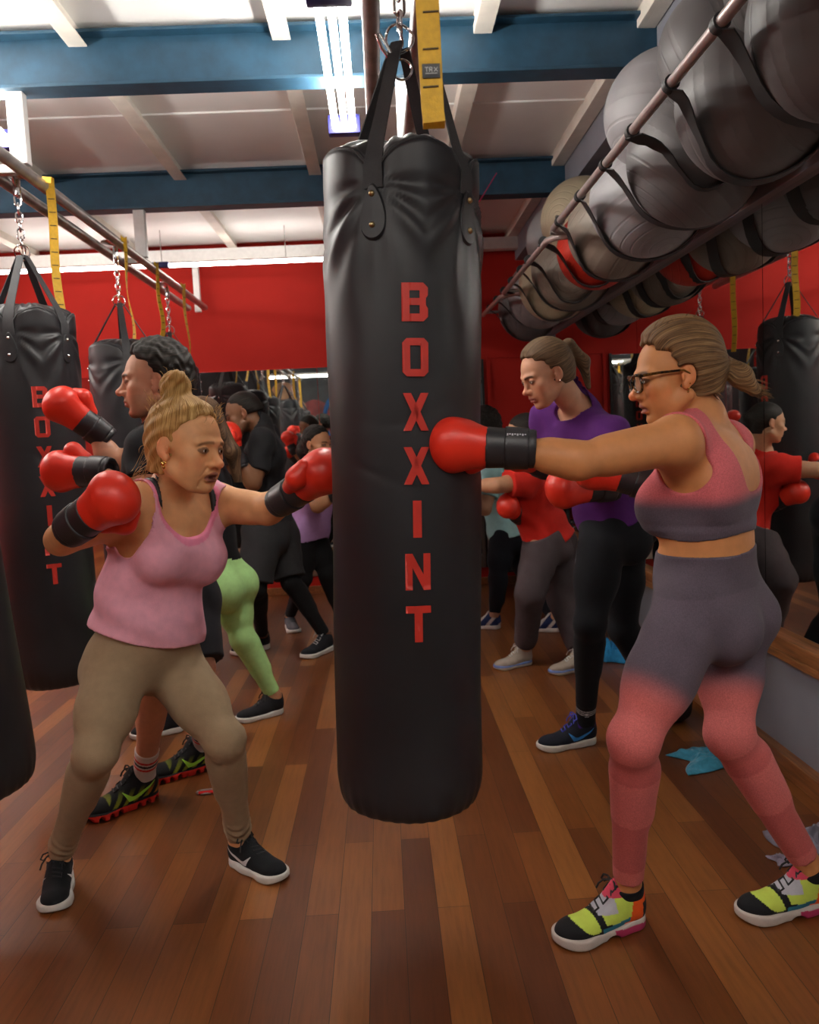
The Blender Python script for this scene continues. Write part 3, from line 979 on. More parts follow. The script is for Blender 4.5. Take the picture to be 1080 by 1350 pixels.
def paint_head(H, V, base, k):
    """albedo of skin, lips, brows, stubble per vertex (no light or shade)"""
    C = np.tile(nv(*base[:3]), (len(V), 1))
    q = H.loc(V)
    near = (np.abs(q) < .2).all(1)
    x, y, z = q.T
    ax = np.abs(x)
    def blend(m, col):
        nonlocal C
        m = (np.clip(m, 0, 1)*near)[:, None]; C = C*(1-m)+nv(*col[:3])*m
    red = k.get('flush', .25)
    b = nv(*base[:3])
    blend(np.exp(-(((ax-.045)/.02)**2+((z+.035)/.022)**2))*(y > .03)*red, b*nv(1.15, .55, .5))
    blend(np.exp(-((x/.016)**2+((z+.034)/.014)**2))*(y > .09)*red*1.4, b*nv(1.2, .55, .5))
    blend((ax > .072)*(np.abs(z+.01) < .04)*(np.abs(y+.01) < .03)*.3, b*nv(1.1, .6, .55))
    if k.get('stubble'):
        blend(((z < -.045)*(y > -.01)*1.0)*np.clip((-.030-z)/.035, 0, 1)*k['stubble'], k.get('hair', (.02, .015, .01)))
    el = ((ax-.0315)/.0150)**2+((z+.001)/(.0050*k.get('eye_open', 1.0)+.0022))**2
    blend((y > .065)*np.clip((1.35-el)*5, 0, 1)*.75, (.05, .022, .014))
    lip = k.get('lip', (.32, .06, .05))
    mo = k.get('mouth_open', 0)
    lm = ((x/.0225)**2+((z+.0672+mo*.2)/(.0105+mo*.7))**2)
    blend((y > .078)*np.clip((1.15-lm)*4, 0, 1)*.85, lip)
    hb = k.get('brow', (.03, .018, .01))
    bz = .019+k.get('brow_tilt', 0)*(ax-.03)-9*(ax-.032)**2
    blend((y > .05)*np.clip(1.6-np.abs(z-bz)/.0035, 0, 1)*np.clip((ax-.009)/.004, 0, 1)*np.clip((.053-ax)/.006, 0, 1)*k.get('brow_w', .9), hb)
    return np.hstack([C, np.ones((len(C), 1))])

M_skin = vmat('skin', 0.5, sss=0.06, bump=0.10, bscale=260, spec=0.4)
M_cloth = vmat('knitted_fabric', 0.85, bump=0.35, bscale=420, spec=0.15, sheen=0.03)
M_eye = mat('eye_white', (0.62, 0.58, 0.54), 0.15, var=0.05)
M_iris = mat('dark_iris', (0.05, 0.025, 0.012), 0.1, var=0.2)
M_gold = mat('gold_earring', (0.8, 0.52, 0.16), 0.2, metal=1.0)
M_gred = mat('red_glove_leather', (0.74, 0.032, 0.014), 0.36, var=0.06, vscale=8, bump=0.12, bscale=300)
M_gblk = mat('black_glove_leather', (0.020, 0.020, 0.023), 0.42, var=0.15, vscale=20, bump=0.1, bscale=300)
M_gwhite = mat('pale_print', (0.55, 0.55, 0.58), 0.5)
M_glass = None

def hair_mat(name, c0, c1, c2):
    m = NT(name)
    a = m.n('ShaderNodeAttribute', attribute_name='Strand')
    nz = m.n('ShaderNodeTexNoise'); nz.inputs['Scale'].default_value = 1.0; nz.inputs['Detail'].default_value = 6
    nz.inputs['Roughness'].default_value = .7
    m.l(a.outputs['Vector'], nz.inputs['Vector'])
    m.l(m.ramp(nz.outputs[0], [(0.34, (*c0, 1)), (0.5, (*c1, 1)), (0.66, (*c2, 1))]), m.b.inputs['Base Color'])
    m.set(Roughness=0.6)
    m.b.inputs['Specular IOR Level'].default_value = 0.25
    m.bump(nz.outputs[0], 0.7, 0.003)
    return m.m

def hair_mesh(name, fn, lo, hi, h, matl, parent, anchor, axis, loc, fall=None):
    """hair shell; 'Strand' runs from the forehead to the anchor where it is gathered"""
    V, F = mesh_sdf(fn, lo, hi, h)
    o = mesh_np(name, V, F, matl, parent, loc=loc)
    q = V-nv(*anchor)
    ax = unit(axis); r = q@ax; t = q-r[:, None]*ax
    b1 = ortho(ax, nv(.3, .2, 1)); b2 = np.cross(ax, b1)
    rad = np.linalg.norm(t, axis=1)
    phi = np.arctan2(t@b2, t@b1)
    st = np.stack([np.cos(phi)*38, np.sin(phi)*38, (rad+np.abs(r))*10], 1)
    at_ = o.data.attributes.new('Strand', 'FLOAT_VECTOR', 'POINT')
    at_.data.foreach_set('vector', st.astype(f32).ravel())
    return o

def ball_eye(H, q, parent, loc, look=(0, 1, 0)):
    e = MB(); c = H.P(q*.0315, .0735, -.0015)-nv(*loc)
    e.sphere(c, .0132*H.s, u=20, v=14)
    eo = e.build('eye', M_eye, parent)
    lk = unit(H.l*look[0]+H.f*look[1]+H.u*look[2])
    MB().sphere(Vector(c)+Vector(lk)*.0083*H.s, .0062*H.s, u=16, v=10).build('iris', M_iris, eo)

def glove(parent, loc, W, d, thumb, s=1.0, h=.004, name='boxing_glove', logo=False, label=None, palm=1):
    """W wrist point, d towards the knuckles, thumb side direction"""
    W = nv(*W); z = unit(d); x = ortho(z, nv(*thumb)); y = palm*np.cross(z, x)
    P = lambda a, b, c: W+s*(a*x+b*y+c*z)
    q = Field()
    q.add(Cap(P(0, 0, .050), P(0, .004, .135), .052*s, .066*s, side=x, qa=.044*s, qb=.056*s), .02)
    q.add(Ell(P(0, .006, .150), [.066*s, .058*s, .052*s], np.array([x, y, z])), .03)
    q.add(Ell(P(0.002, .034, .118), [.056*s, .034*s, .060*s], np.array([x, y, z])), .02)
    q.sub(Cap(P(-.05, .058, .075), P(.05, .058, .075), .010*s, .010*s), .016)
    fn = lambda p: q(p)
    c = P(0, 0, .1)
    V, F = mesh_sdf(fn, c-.15*s, c+.15*s, h)
    g = mesh_np(name, V, F, M_gred, parent, loc=loc)
    if label: g['label'] = label
    lz = nv(*loc)
    # thumb
    t = Field()
    t.add(Cap(P(.040, .022, .045), P(.064, .034, .100), .022*s, .027*s), .02)
    t.add(Cap(P(.064, .034, .100), P(.050, .048, .128), .027*s, .022*s), .02)
    V, F = mesh_sdf(t, P(.05, .03, .09)-.10*s, P(.05, .03, .09)+.10*s, h)
    mesh_np('thumb', V-lz, F, M_gred, g)
    # cuff with a closing strap
    cu = Cap(P(0, 0, -.075), P(0, 0, .062), .043*s, .051*s, side=x, qa=.038*s, qb=.044*s)
    inner = Cap(P(0, 0, -.10), P(0, 0, -.02), .036*s, .034*s)
    def cf(p):
        tz = (p-W)@z/s
        dd = cu(p)-.003
        dd = np.maximum(dd, np.maximum(-.065-tz, tz-.058)*s)
        dd = smax(dd, -inner(p), .004)
        dd -= .0025*np.exp(-((tz+.055)/.008)**2)
        return dd
    V, F = mesh_sdf(cf, P(0, 0, 0)-.12*s, P(0, 0, 0)+.12*s, h)
    cuo = mesh_np('cuff', V-lz, F, M_gblk, g)
    cuo['label'] = 'black wrist cuff of the glove'
    def sf(p):
        tz = (p-W)@z/s
        return np.maximum(cu(p)-.0075, np.maximum(-.048-tz, tz-.012)*s)
    V, F = mesh_sdf(sf, P(0, 0, -.02)-.10*s, P(0, 0, -.02)+.10*s, h)
    so = mesh_np('wrist_strap', V-lz, F, M_gblk, g)
    if logo:
        m = MB()
        ph = logo
        for k in range(8):
            zz = -.040+k*.0062
            a = ph
            rr = .0575*s
            def pt(zz, a): 
                return P(0, 0, zz)+(x*math.cos(a)*.0555+y*math.sin(a)*.0505)*s
            w_ = .0042
            m.poly([pt(zz, a)-lz, pt(zz+w_, a)-lz, pt(zz+w_, a+.07+.05*(k % 2))-lz, pt(zz, a+.07+.05*(k % 2))-lz])
        m.build('print', M_gwhite, g)
    return g

def project(fld, o, d, maxd=.12):
    """first surface of fld along ray from o (outside) in direction d"""
    t = 0.0
    o = nv(*o); d = unit(d)
    for _ in range(60):
        v = float(fld((o+d*t)[None])[0])
        if v < .0003: break
        t += max(v*.7, .0004)
        if t > maxd: return None
    return o+d*t

def shoe(parent, loc, heel, toedir, L=.265, h=.004, kind='plain', cols=None, name='sneaker', pitch=0.0, swoosh=None, side='L', lace=(.015, .015, .015), lowcut=True, label=None, tilt=0.0):
    """heel: world point on the floor under the back of the heel"""
    x = nv(toedir[0], toedir[1], 0); x = unit(x)
    z = nv(0, 0, 1)
    if pitch: # heel raised: rotate about toe
        x = unit(x*math.cos(pitch)-z*math.sin(pitch)); z = unit(np.cross(x, np.cross(nv(0, 0, 1), x)))
        z = z if z[2] > 0 else -z
    y = np.cross(z, x)
    O = nv(*heel); S = L/.27
    P = lambda a, b, c: O+S*(a*x+b*y+c*z)
    loc_ = lambda p: (p-O)@np.array([x, y, z]).T/S
    M = np.array([x, y, z])
    U = Field()
    q = 1 if side == 'L' else -1     # medial side is -y for a left foot
    U.add(Ell(P(.040, 0, .046), [.040*S, .033*S, .042*S], M), .01)
    U.add(Cap(P(.045, 0, .050), P(.145, .004*q, .036), .036*S, .044*S, side=y, qa=.045*S, qb=.034*S), .02)
    U.add(Ell(P(.205, .004*q, .030), [.060*S, .046*S, .030*S], M), .03)
    U.add(Cap(P(.112, 0, .056), P(.066, 0, .092), .032*S, .032*S), .03)
    U.add(Cap(P(.036, 0, .060), P(.038, 0, .090 if lowcut else .10), .037*S, .036*S), .02)
    U.add(Cap(P(.098, 0, .092), P(.080, 0, .122), .020*S, .015*S), .012)   # tongue
    U.add(Cap(P(.004, 0, .066), P(.004, 0, .104), .011*S, .008*S), .014)   # heel tab
    U.sub(Cap(P(.036, 0, .080), P(.030, 0, .160), .0275*S, .036*S), .006)
    def up(p):
        q_ = loc_(p)
        d = U(p)
        return np.maximum(d, (.014-q_[:, 2])*S)
    c = P(.13, 0, .06)
    lo = c-np.array([.19, .19, .12]); hi = c+np.array([.19, .19, .12])
    V, F = mesh_sdf(up, lo, hi, h)
    cm = np.tile(nv(.012, .012, .013), (len(V), 1))
    Q = loc_(V)
    if cols: cm = cols(Q, cm)
    sh = mesh_np(name, V, F, M_cloth if kind != 'gloss' else M_cloth, parent, loc=loc, col=np.hstack([cm, np.ones((len(cm), 1))]))
    if label: sh['label'] = label
    lz = nv(*loc)
    # sole
    fo = Field()
    fo.add(Cap(P(.040, 0, .02), P(.10, .0, .02), .036*S, .035*S), .02)
    fo.add(Cap(P(.10, 0, .02), P(.205, .004*q, .02), .035*S, .047*S), .03)
    fo.add(Cap(P(.205, .004*q, .02), P(.222, .002*q, .02), .047*S, .042*S), .02)
    def so(p):
        q_ = loc_(p)
        r = p.copy(); r = r-np.outer((q_[:, 2]-.02)*S, z)
        d2 = fo(r)
        top = .026+.010*np.clip((.12-q_[:, 0])/.12, 0, 1)+.006*np.clip((q_[:, 0]-.20)/.07, 0, 1)
        bot = .0+.010*np.clip((q_[:, 0]-.225)/.045, 0, 1)**1.5+.004*np.clip((.02-q_[:, 0])/.02, 0, 1)
        d = smax(d2-.004*S-.003*np.cos(np.clip((q_[:, 2]-.014)/.02, -1.5, 1.5)), np.maximum(q_[:, 2]-top, bot-q_[:, 2])*S, .006)
        if kind == 'springs':
            ph = np.mod(q_[:, 0], .034)-.017
            gap = np.sqrt((ph/.9)**2+((q_[:, 2]-.010)/1.1)**2)
            mk = (np.abs(q_[:, 0]-.112) > .012)
            d = smax(d, (.0165-np.sqrt((np.mod(q_[:, 0]+.017, .034)-.017)**2*0+ph**2))*0+np.where(mk, -(.0085-np.abs(np.abs(ph)-.017)*1.0)-np.clip((q_[:, 2]-.012)*2, 0, 1)*.5, -.5)*S, .004)
        if kind == 'chunky':
            d = smax(d, -(np.sqrt(((q_[:, 0]-.118)/.020)**2+((q_[:, 2]+.002)/.014)**2)-1)*.014*S, .004)
        return d
    V, F = mesh_sdf(so, P(.13, 0, .02)-np.array([.19, .19, .09]), P(.13, 0, .02)+np.array([.19, .19, .09]), min(h, .0035))
    Q = loc_(V)
    cs = np.tile(nv(.62, .60, .56), (len(V), 1))
    if kind == 'springs':
        cs = np.where((Q[:, 2:3] > .024), nv(.012, .012, .012), nv(.62, .03, .02))
    if kind == 'chunky':
        cs = np.where(((Q[:, 0:1] < .115) & (Q[:, 2:3] < .020-.10*(.0-Q[:, 0:1]+.0)-.06*Q[:, 0:1]-.0)), nv(.42, .035, .11), nv(.52, .46, .42))
    if kind == 'dark': cs = np.tile(nv(.02, .02, .02), (len(V), 1))
    if callable(kind): cs = kind(Q, cs)
    mesh_np('sole', V-lz, F, M_cloth, sh, col=np.hstack([cs, np.ones((len(cs), 1))]))
    # laces
    m = MB()
    pts = []
    for k in range(6):
        tx = .082+.0145*k; tz = .120-.013*k-.0
        for sgn in ((-1, 1) if k % 2 == 0 else (1, -1)):
            pr = project(U, P(tx+.004*sgn, sgn*.016, .17), -z, .2)
            if pr is not None: pts.append(Vector(pr+z*.002*S-lz))
    if len(pts) > 2:
        m.tube(pts, .0030*S, 6)
        b0 = pts[0]
        for sgn in (-1, 1):
            X_, Y_, Z_ = Vector(x), Vector(y)*sgn, Vector(z)
            m.tube([b0+X_*.006, b0+Y_*.012+Z_*.006+X_*.008, b0+Y_*.026+Z_*.004+X_*.012, b0+Y_*.034-Z_*.010+X_*.014, b0+Y_*.026-Z_*.016+X_*.010, b0+Y_*.010-Z_*.002+X_*.008], .0028*S, 6)
            m.tube([b0+X_*.008, b0+Y_*.016+X_*.018-Z_*.004, b0+Y_*.030+X_*.026-Z_*.020, b0+Y_*.036+X_*.030-Z_*.036], .0028*S, 6)
    if len(m.bm.faces): m.build('laces', lace if not isinstance(lace, tuple) else mat('shoelace', lace, .7), sh)
    if swoosh:
        for sg in (-1, 1):
            m = MB(); n = 22
            T = []; Bt = []
            for k in range(n+1):
                t = k/n
                # tick: long tail rising to the heel, short thick tip pointing up at the front
                xs = (.022, .050, .078, .100, .112, .138); zu = (.079, .064, .053, .0475, .050, .069); zl = (.078, .058, .041, .034, .034, .067)
                xl = (.020, .046, .075, .104, .122, .139); tk = (0, .25, .5, .7, .82, 1)
                T.append((float(np.interp(t, tk, xs)), float(np.interp(t, tk, zu)))); Bt.append((float(np.interp(t, tk, xl)), float(np.interp(t, tk, zl))))
            rowT = []; rowB = []; ok = True
            for (a, b), (c2, d2) in zip(T, Bt):
                p1 = project(U, P(a, sg*.08, b), -y*sg, .1); p2 = project(U, P(c2, sg*.08, d2), -y*sg, .1)
                if p1 is None or p2 is None: continue
                rowT.append(m.bm.verts.new(p1+y*sg*.0018-lz)); rowB.append(m.bm.verts.new(p2+y*sg*.0018-lz))
            for k in range(len(rowT)-1):
                m.bm.faces.new((rowT[k], rowT[k+1], rowB[k+1], rowB[k]))
            if len(m.bm.faces): m.build('tick_emblem', swoosh, sh)
    return sh

class Person:
    """one continuous sculpted body posed by its joints, with clothing cut from offset surfaces"""
    def __init__(s, J, head, label, root, s_=1.0, bust_z=.155, arm=1.0, leg=1.0, torso=1.0, bust=0.0, butt=1.0, belly=0.0, h=.008, hh=.004, male=False, skin=(.45, .22, .12), waist=None, chest_up=None):
        s.J = {k: nv(*v) for k, v in J.items()}; s.H = head; s.h = h; s.hh = hh; s.skin = skin
        J = s.J; g = s_
        s.root = empty('person', root); s.root['label'] = label; s.root['category'] = 'person'
        s.loc = tuple(root)
        ms = (J['shL']+J['shR'])/2; mh = (J['hipL']+J['hipR'])/2
        W = nv(*waist) if waist is not None else mh*.62+ms*.38
        s.ms, s.mh, s.W = ms, mh, W
        s.cl, s.cf, s.cu = frame(J['shL']-J['shR'], chest_up if chest_up is not None else ms-W)
        s.pl, s.pf, s.pu = frame(J['hipL']-J['hipR'], W-mh)
        cl, cf, cu, pl, pf, pu = s.cl, s.cf, s.cu, s.pl, s.pf, s.pu
        MC = np.array([cl, cf, cu]); MP = np.array([pl, pf, pu]); s.MC, s.MP = MC, MP
        T = torso*g
        core = Field()
        core.add(Cap(W+cu*.0, ms-cu*.085, .118*T, .142*T, side=cl, qa=.092*T, qb=.104*T), .03)
        core.add(Cap(J['shR']*.80+J['shL']*.20-cu*.02, J['shL']*.80+J['shR']*.20-cu*.02, .052*g, .052*g), .05)
        core.add(Cap(mh+pu*.06, W, .135*T, .120*T, side=pl, qa=.098*T, qb=.092*T), .05)
        core.add(Ell(mh+pu*.02, [.158*T*(.95 if male else 1.02), .105*T, .105*g], MP), .05)
        if belly: core.add(Ell(mh*.5+W*.5+pf*.05, [.11*T, .07*T*(1+belly), .10*T], (MP)), .05)
        for q in (-1, 1):
            core.add(Ell(mh+pl*q*.070*g-pf*.055*butt*g-pu*.045*g, [.080*g*butt, .082*g*butt, .085*g*butt], MP), .035)
            if bust: core.add(Ell(ms+cl*q*.074*g+cf*(.085*T)-cu*bust_z*g, [.062*g*bust, .056*g*bust, .066*g*bust], MC), .045)
            else: core.add(Ell(ms+cl*q*.070*g+cf*(.070*T)-cu*.11*g, [.075*g, .035*g, .055*g], MC), .04)
            core.add(Ell(ms+cl*q*.085*g-cf*(.062*T)-cu*.11*g, [.065*g, .040*g, .085*g], MC), .04)   # shoulder blades
        nb = J['neck']
        hb = head.P(0, -.028, -.055)
        for sh in ('shL', 'shR'):
            core.add(Cap(nb+cu*.02, J[sh]*.7+nb*.3+cu*.008, .036*g, .034*g), .045)
        core.add(Cap(nb-cu*.03+cf*.01, hb, (.058 if male else .049)*g, (.055 if male else .047)*g), .03)
        core.add(Cap(nb-cu*.02, head.P(0, -.055, -.03), .035*g, .030*g), .03)
        arms_up = Field(); fore = Field()
        s.armR = {}
        for sd in 'LR':
            a, b, c = J['sh'+sd], J['el'+sd], J['wr'+sd]
            A = arm*g
            arms_up.add(Ell(a-cu*.005, [.056*A, .056*A, .060*A], MC), .03)
            core.add(Cap(a*.75+ms*.25-cu*.04+cf*.02, a, .045*A, .05*A), .04)
            arms_up.add(Cap(a, b, .051*A, .0395*A), .03)
            mid = a*.55+b*.45
            arms_up.add(Cap(a*.7+b*.3, a*.3+b*.7, .044*A, .042*A), .03)
            fore.add(Cap(b, c, .040*A, .0275*A), .02)
            fore.add(Cap(b*.85+c*.15, b*.6+c*.4, .0430*A, .0400*A), .02)
            hand = s.hand_dir(sd)
            fore.add(Cap(c, c+hand*.09, .030*g, .034*g), .02)
        legs = Field()
        s.legdir = {}
        for sd in 'LR':
            a, b, c = J['hip'+sd], J['knee'+sd], J['ank'+sd]
            q = 1 if sd == 'L' else -1
            Lg = leg*g
            ax = unit(c-a); bend = (b-a)-ax*((b-a)@ax)
            fw = unit(bend) if np.linalg.norm(bend) > .03 else ortho(ax, s.J['toe'+sd]-c)
            s.legdir[sd] = fw
            legs.add(Cap(a-pu*.01, a*.45+b*.55, .092*Lg, .078*Lg), .045)
            legs.add(Cap(a*.45+b*.55, b, .077*Lg, .051*Lg), .03)
            legs.add(Cap(a*.75+b*.25+fw*.018, a*.35+b*.65+fw*.012, .070*Lg, .062*Lg), .03)
            legs.add(Ell(b+fw*.008, [.044*Lg]*3), .03)
            legs.add(Cap(b, c, .051*Lg, .034*Lg), .03)
            cm = b*.70+c*.30-fw*.020
            d_ = unit(c-b)
            legs.add(Cap(cm-d_*.06, cm+d_*.07, .050*Lg, .038*Lg), .04)
        foot = Field()
        for sd in 'LR':
            c, t = J['ank'+sd], J['toe'+sd]
            legd = c+unit(t-c)*.10
            foot.add(Cap(c, legd*nv(1, 1, 0)+nv(0, 0, .035), .032*g, .028*g), .02)
        s.core, s.arms_up, s.fore, s.legs, s.foot = core, arms_up, fore, legs, foot
        s.headF = head.field()
        core_b = Fn(core)
        def torsoarm(p):
            return smin(core(p), arms_up(p), .035)
        s.torsoarm = torsoarm
        def lower(p):
            return smin(core(p), legs(p), .04)
        s.lower = lower
        def body(p):
            d = smin(core(p), arms_up(p), .035)
            d = smin(d, fore(p), .02)
            d = smin(d, legs(p), .04)
            d = smin(d, foot(p), .02)
            return smin(d, s.headF(p), .018)
        s.body = body
    def hand_dir(s, sd):
        J = s.J
        return unit(J['hand'+sd]-J['wr'+sd]) if 'hand'+sd in J else unit(J['wr'+sd]-J['el'+sd])
    def bounds(s, keys=None, pad=.2):
        P = np.array([s.J[k] for k in (keys or s.J)]+([] if keys else [s.H.c+s.H.u*.1]))
        lo = P.min(0)-pad; hi = P.max(0)+pad; lo[2] = max(lo[2], 0.0); return lo, hi
    def build_body(s, paint=None, extra=None):
        lo, hi = s.bounds()
        H = s.H
        fn = s.body if extra is None else (lambda p: extra(p, s.body(p)))
        # head and neck at fine resolution, the rest coarser; both belong to one skin
        R_ = .165*H.s
        def hd(p): return smax(fn(p), np.linalg.norm(p-H.c, axis=1)-R_, .0005)
        def rest(p): return smax(fn(p), (R_-.012)-np.linalg.norm(p-H.c, axis=1), .0005)
        V1, F1 = mesh_sdf(hd, H.c-R_-.01, H.c+R_+.01, s.hh)
        V2, F2 = mesh_sdf(rest, lo, hi, s.h)
        # drop the flat cut faces
        def drop(V, F, rad, inside):
            r = np.linalg.norm(V-H.c, axis=1)
            cut = np.abs(r-rad) < 1e-3
            d = fn(V) < -.0035
            bad = (cut & d)[F].any(1)
            return F[~bad]
        F1 = drop(V1, F1, R_, True); F2 = drop(V2, F2, R_-.012, False)
        V = np.vstack([V1, V2]); F = np.vstack([F1, F2+len(V1)])
        used = np.zeros(len(V), bool); used[F.ravel()] = True
        mp = np.cumsum(used)-1; V = V[used]; F = mp[F]
        C = paint_head(H, V, s.skin, H.k)
        if paint: C = paint(V, C)
        s.bodyo = mesh_np('body', V, F, M_skin, s.root, loc=s.loc, col=C)
        s.bodyo.location = (0, 0, 0)
        for q in (-1, 1): ball_eye(H, q, s.root, s.loc, H.k.get('look', (0, 1, 0)))
        return s.bodyo
    def garment(s, name, fn, keys, matl, colfn=None, h=None, pad=.2, label=None):
        lo, hi = s.bounds(keys, pad)
        V, F = mesh_sdf(fn, lo, hi, h or s.h)
        if colfn is not None:
            c = colfn(V); c = np.hstack([c, np.ones((len(c), 1))])
        else: c = None
        o = mesh_np(name, V, F, matl, s.root, loc=s.loc, col=c)
        o.location = (0, 0, 0)
        if label: o['label'] = label
        return o
    # cutters -------------------------------------------------
    def past(s, p, a, b, t, r=.11, ext=.25, fl=None):
        """region of a limb a->b beyond fraction t (negative inside the removed region)"""
        ax = unit(b-a); o = a+(b-a)*t
        sdd = (p-o)@ax
        cap = Cap(o, b+ax*ext, r, r)(p)
        if fl is not None: sdd = sdd+fl(p)
        return np.maximum(-sdd, cap)
    def cut(s, d, reg): return np.maximum(d, -reg)
    def wr(s, p, amp=.004, f=28, seed=0, stretch=(1, 1, 1)):
        """cloth folds"""
        q = p*nv(*stretch)
        a = np.sin(q[:, 0]*f+1.7*np.sin(q[:, 2]*f*.6+seed)+seed)*np.sin(q[:, 2]*f*.7+1.3*np.sin(q[:, 1]*f*.5)+seed*2)
        b = np.sin((q[:, 0]+q[:, 2])*f*1.7+seed*3+np.sin(q[:, 1]*f))
        return amp*(a*.7+b*.3)
    def pants(s, name, off=.004, top=.13, leg_t=(.92, .92), col=(.05, .05, .05), matl=None, colfn=None, wrinkle=0.0, loose=0.0, h=None, topfn=None, label=None, f=30, bunch=0):
        J = s.J
        tp = s.mh+s.pu*top
        def fn(p):
            d = s.lower(p)-off
            if loose: 
                for sd in 'LR': d = smin(d, Cap(J['knee'+sd], J['knee'+sd]*.2+J['ank'+sd]*.8, .062+loose, .050+loose)(p), .03); d = smin(d, Cap(J['hip'+sd], J['knee'+sd], .098+loose, .066+loose)(p), .03)
            if wrinkle: d = d+s.wr(p, wrinkle, f, 1.3)
            if bunch:
                for sd in 'LR':
                    a, b = J['knee'+sd], J['ank'+sd]
                    ax = unit(b-a); t = (p-a)@ax/np.linalg.norm(b-a)
                    near = Cap(a, b, .09, .09)(p) < 0
                    d = d-np.where(near, bunch*.003*np.exp(-((t-.86)/.10)**2)*(1+np.sin(t*95+3*np.sin(p[:, 0]*40))), 0)
                    d = d-np.where(Cap(a, a, .10, .10)(p) < 0, bunch*.0018*np.sin(t*110+2*np.sin(p[:, 0]*30))*np.exp(-((t-.02)/.07)**2)*((p-a)@s.legdir[sd] < .02), 0)
            tt = (p-tp)@s.pu
            if topfn is not None: tt = tt+topfn(p)
            d = np.maximum(d, tt)
            for i, sd in enumerate('LR'):
                d = s.cut(d, s.past(p, J['knee'+sd], J['ank'+sd], leg_t[i]))
            return d
        cf = colfn or (lambda V: np.tile(nv(*col), (len(V), 1)))
        return s.garment(name, fn, ['hipL', 'hipR', 'kneeL', 'kneeR', 'ankL', 'ankR'], matl or M_cloth, cf, h=h, pad=.26, label=label)
    def shorts(s, name, off=.02, top=.13, t=1.0, col=(.03, .03, .03)):
        J = s.J
        def fn(p):
            d = s.lower(p)-off
            for sd in 'LR':
                a, b = J['hip'+sd], J['knee'+sd]
                d = smin(d, Cap(a, b, .105, .098)(p), .03)
            d = d+s.wr(p, .006, 22, 2)
            d = np.maximum(d, (p-(s.mh+s.pu*top))@s.pu)
            for sd in 'LR':
                d = s.cut(d, s.past(p, J['hip'+sd], J['knee'+sd], t, r=.2, ext=.5))
                d = s.cut(d, Cap(J['knee'+sd]*.55+J['ank'+sd]*.45, J['ank'+sd], .12, .12)(p))
            return d
        return s.garment(name, fn, ['hipL', 'hipR', 'kneeL', 'kneeR'], M_cloth, lambda V: np.tile(nv(*col), (len(V), 1)), pad=.26)
    def shirt(s, name, off=.012, hem=-.02, sleeve=.62, col=(.2, .2, .2), wrinkle=.004, colfn=None, h=None, neckr=.072, hemfn=None, flare=.012, label=None, f=26):
        J = s.J
        def fn(p):
            d = smin(s.torsoarm(p), Cap(s.mh-s.pu*.02, s.W, .165, .14, side=s.pl, qa=.12, qb=.115)(p) if flare else d_far(p), .03)-off
            for sd in 'LR':
                a, b = J['sh'+sd], J['el'+sd]
                d = smin(d, Cap(a, a*.45+b*.55, .062, .068)(p), .03)
            if wrinkle: d = d+s.wr(p, wrinkle, f, 2.1)
            tt = (s.mh+s.pu*hem-p)@s.pu
            if hemfn is not None: tt = tt+hemfn(p)
            d = np.maximum(d, tt)
            for sd in 'LR':
                d = s.cut(d, s.past(p, J['sh'+sd], J['el'+sd], sleeve))
            hb = s.H.P(0, -.03, -.06); nd = unit(hb-J['neck'])
            nk = Cap(J['neck']+nd*.022+s.cf*.022, hb+nd*.12, neckr, neckr+.04)
            d = np.maximum(d, -nk(p))
            return d
        cf = colfn or (lambda V: np.tile(nv(*col), (len(V), 1)))
        return s.garment(name, fn, ['hipL', 'hipR', 'shL', 'shR', 'elL', 'elR'], M_cloth, cf, h=h, pad=.2, label=label)
    def sock(s, name, sd, t0, col, colfn=None, off=.004, h=None, label=None):
        J = s.J; a, b = J['knee'+sd], J['ank'+sd]
        def fn(p):
            d = smin(s.legs(p), s.foot(p), .02)-off
            o = a+(b-a)*t0; ax = unit(b-a)
            d = np.maximum(d, -((p-o)@ax))
            d = np.maximum(d, Cap(b, b, .16, .16)(p))
            return d
        cf = colfn or (lambda V: np.tile(nv(*col), (len(V), 1)))
        c = b
        V, F = mesh_sdf(fn, c-.17, c+.17, h or s.h)
        cc = cf(V)
        o = mesh_np(name, V, F, M_cloth, s.root, loc=s.loc, col=np.hstack([cc, np.ones((len(cc), 1))]))
        o.location = (0, 0, 0)
        if label: o['label'] = label
        return o
    def shoes(s, **kw):
        for sd in 'LR':
            t = s.J['toe'+sd]; a = s.J['ank'+sd]
            d = (t-a)*nv(1, 1, 0); d = unit(d)
            k = dict(kw)
            k.update(k.pop('only'+sd, {})); k.pop('onlyL', None); k.pop('onlyR', None)
            L = k.get('L', .265)
            heel = a*nv(1, 1, 0)-d*L*.155
            pitch = k.pop('pitch', 0)
            if pitch: heel = heel+nv(0, 0, math.sin(pitch)*L*.8)
            shoe(s.root, s.loc, heel, d, side=sd, pitch=pitch, **k)
    def gloves(s, thumbL, thumbR, sL=1.0, h=None, logoL=None, logoR=None, which='LR', palmL=1, palmR=1):
        for sd in which:
            g = glove(s.root, s.loc, s.J['wr'+sd], s.hand_dir(sd), thumbL if sd == 'L' else thumbR, s=sL, h=h or max(s.h*.8, .0035), logo=logoL if sd == 'L' else logoR, palm=palmL if sd == 'L' else palmR)
            g.location = (0, 0, 0)
def d_far(p): return np.full(len(p), 1.0)

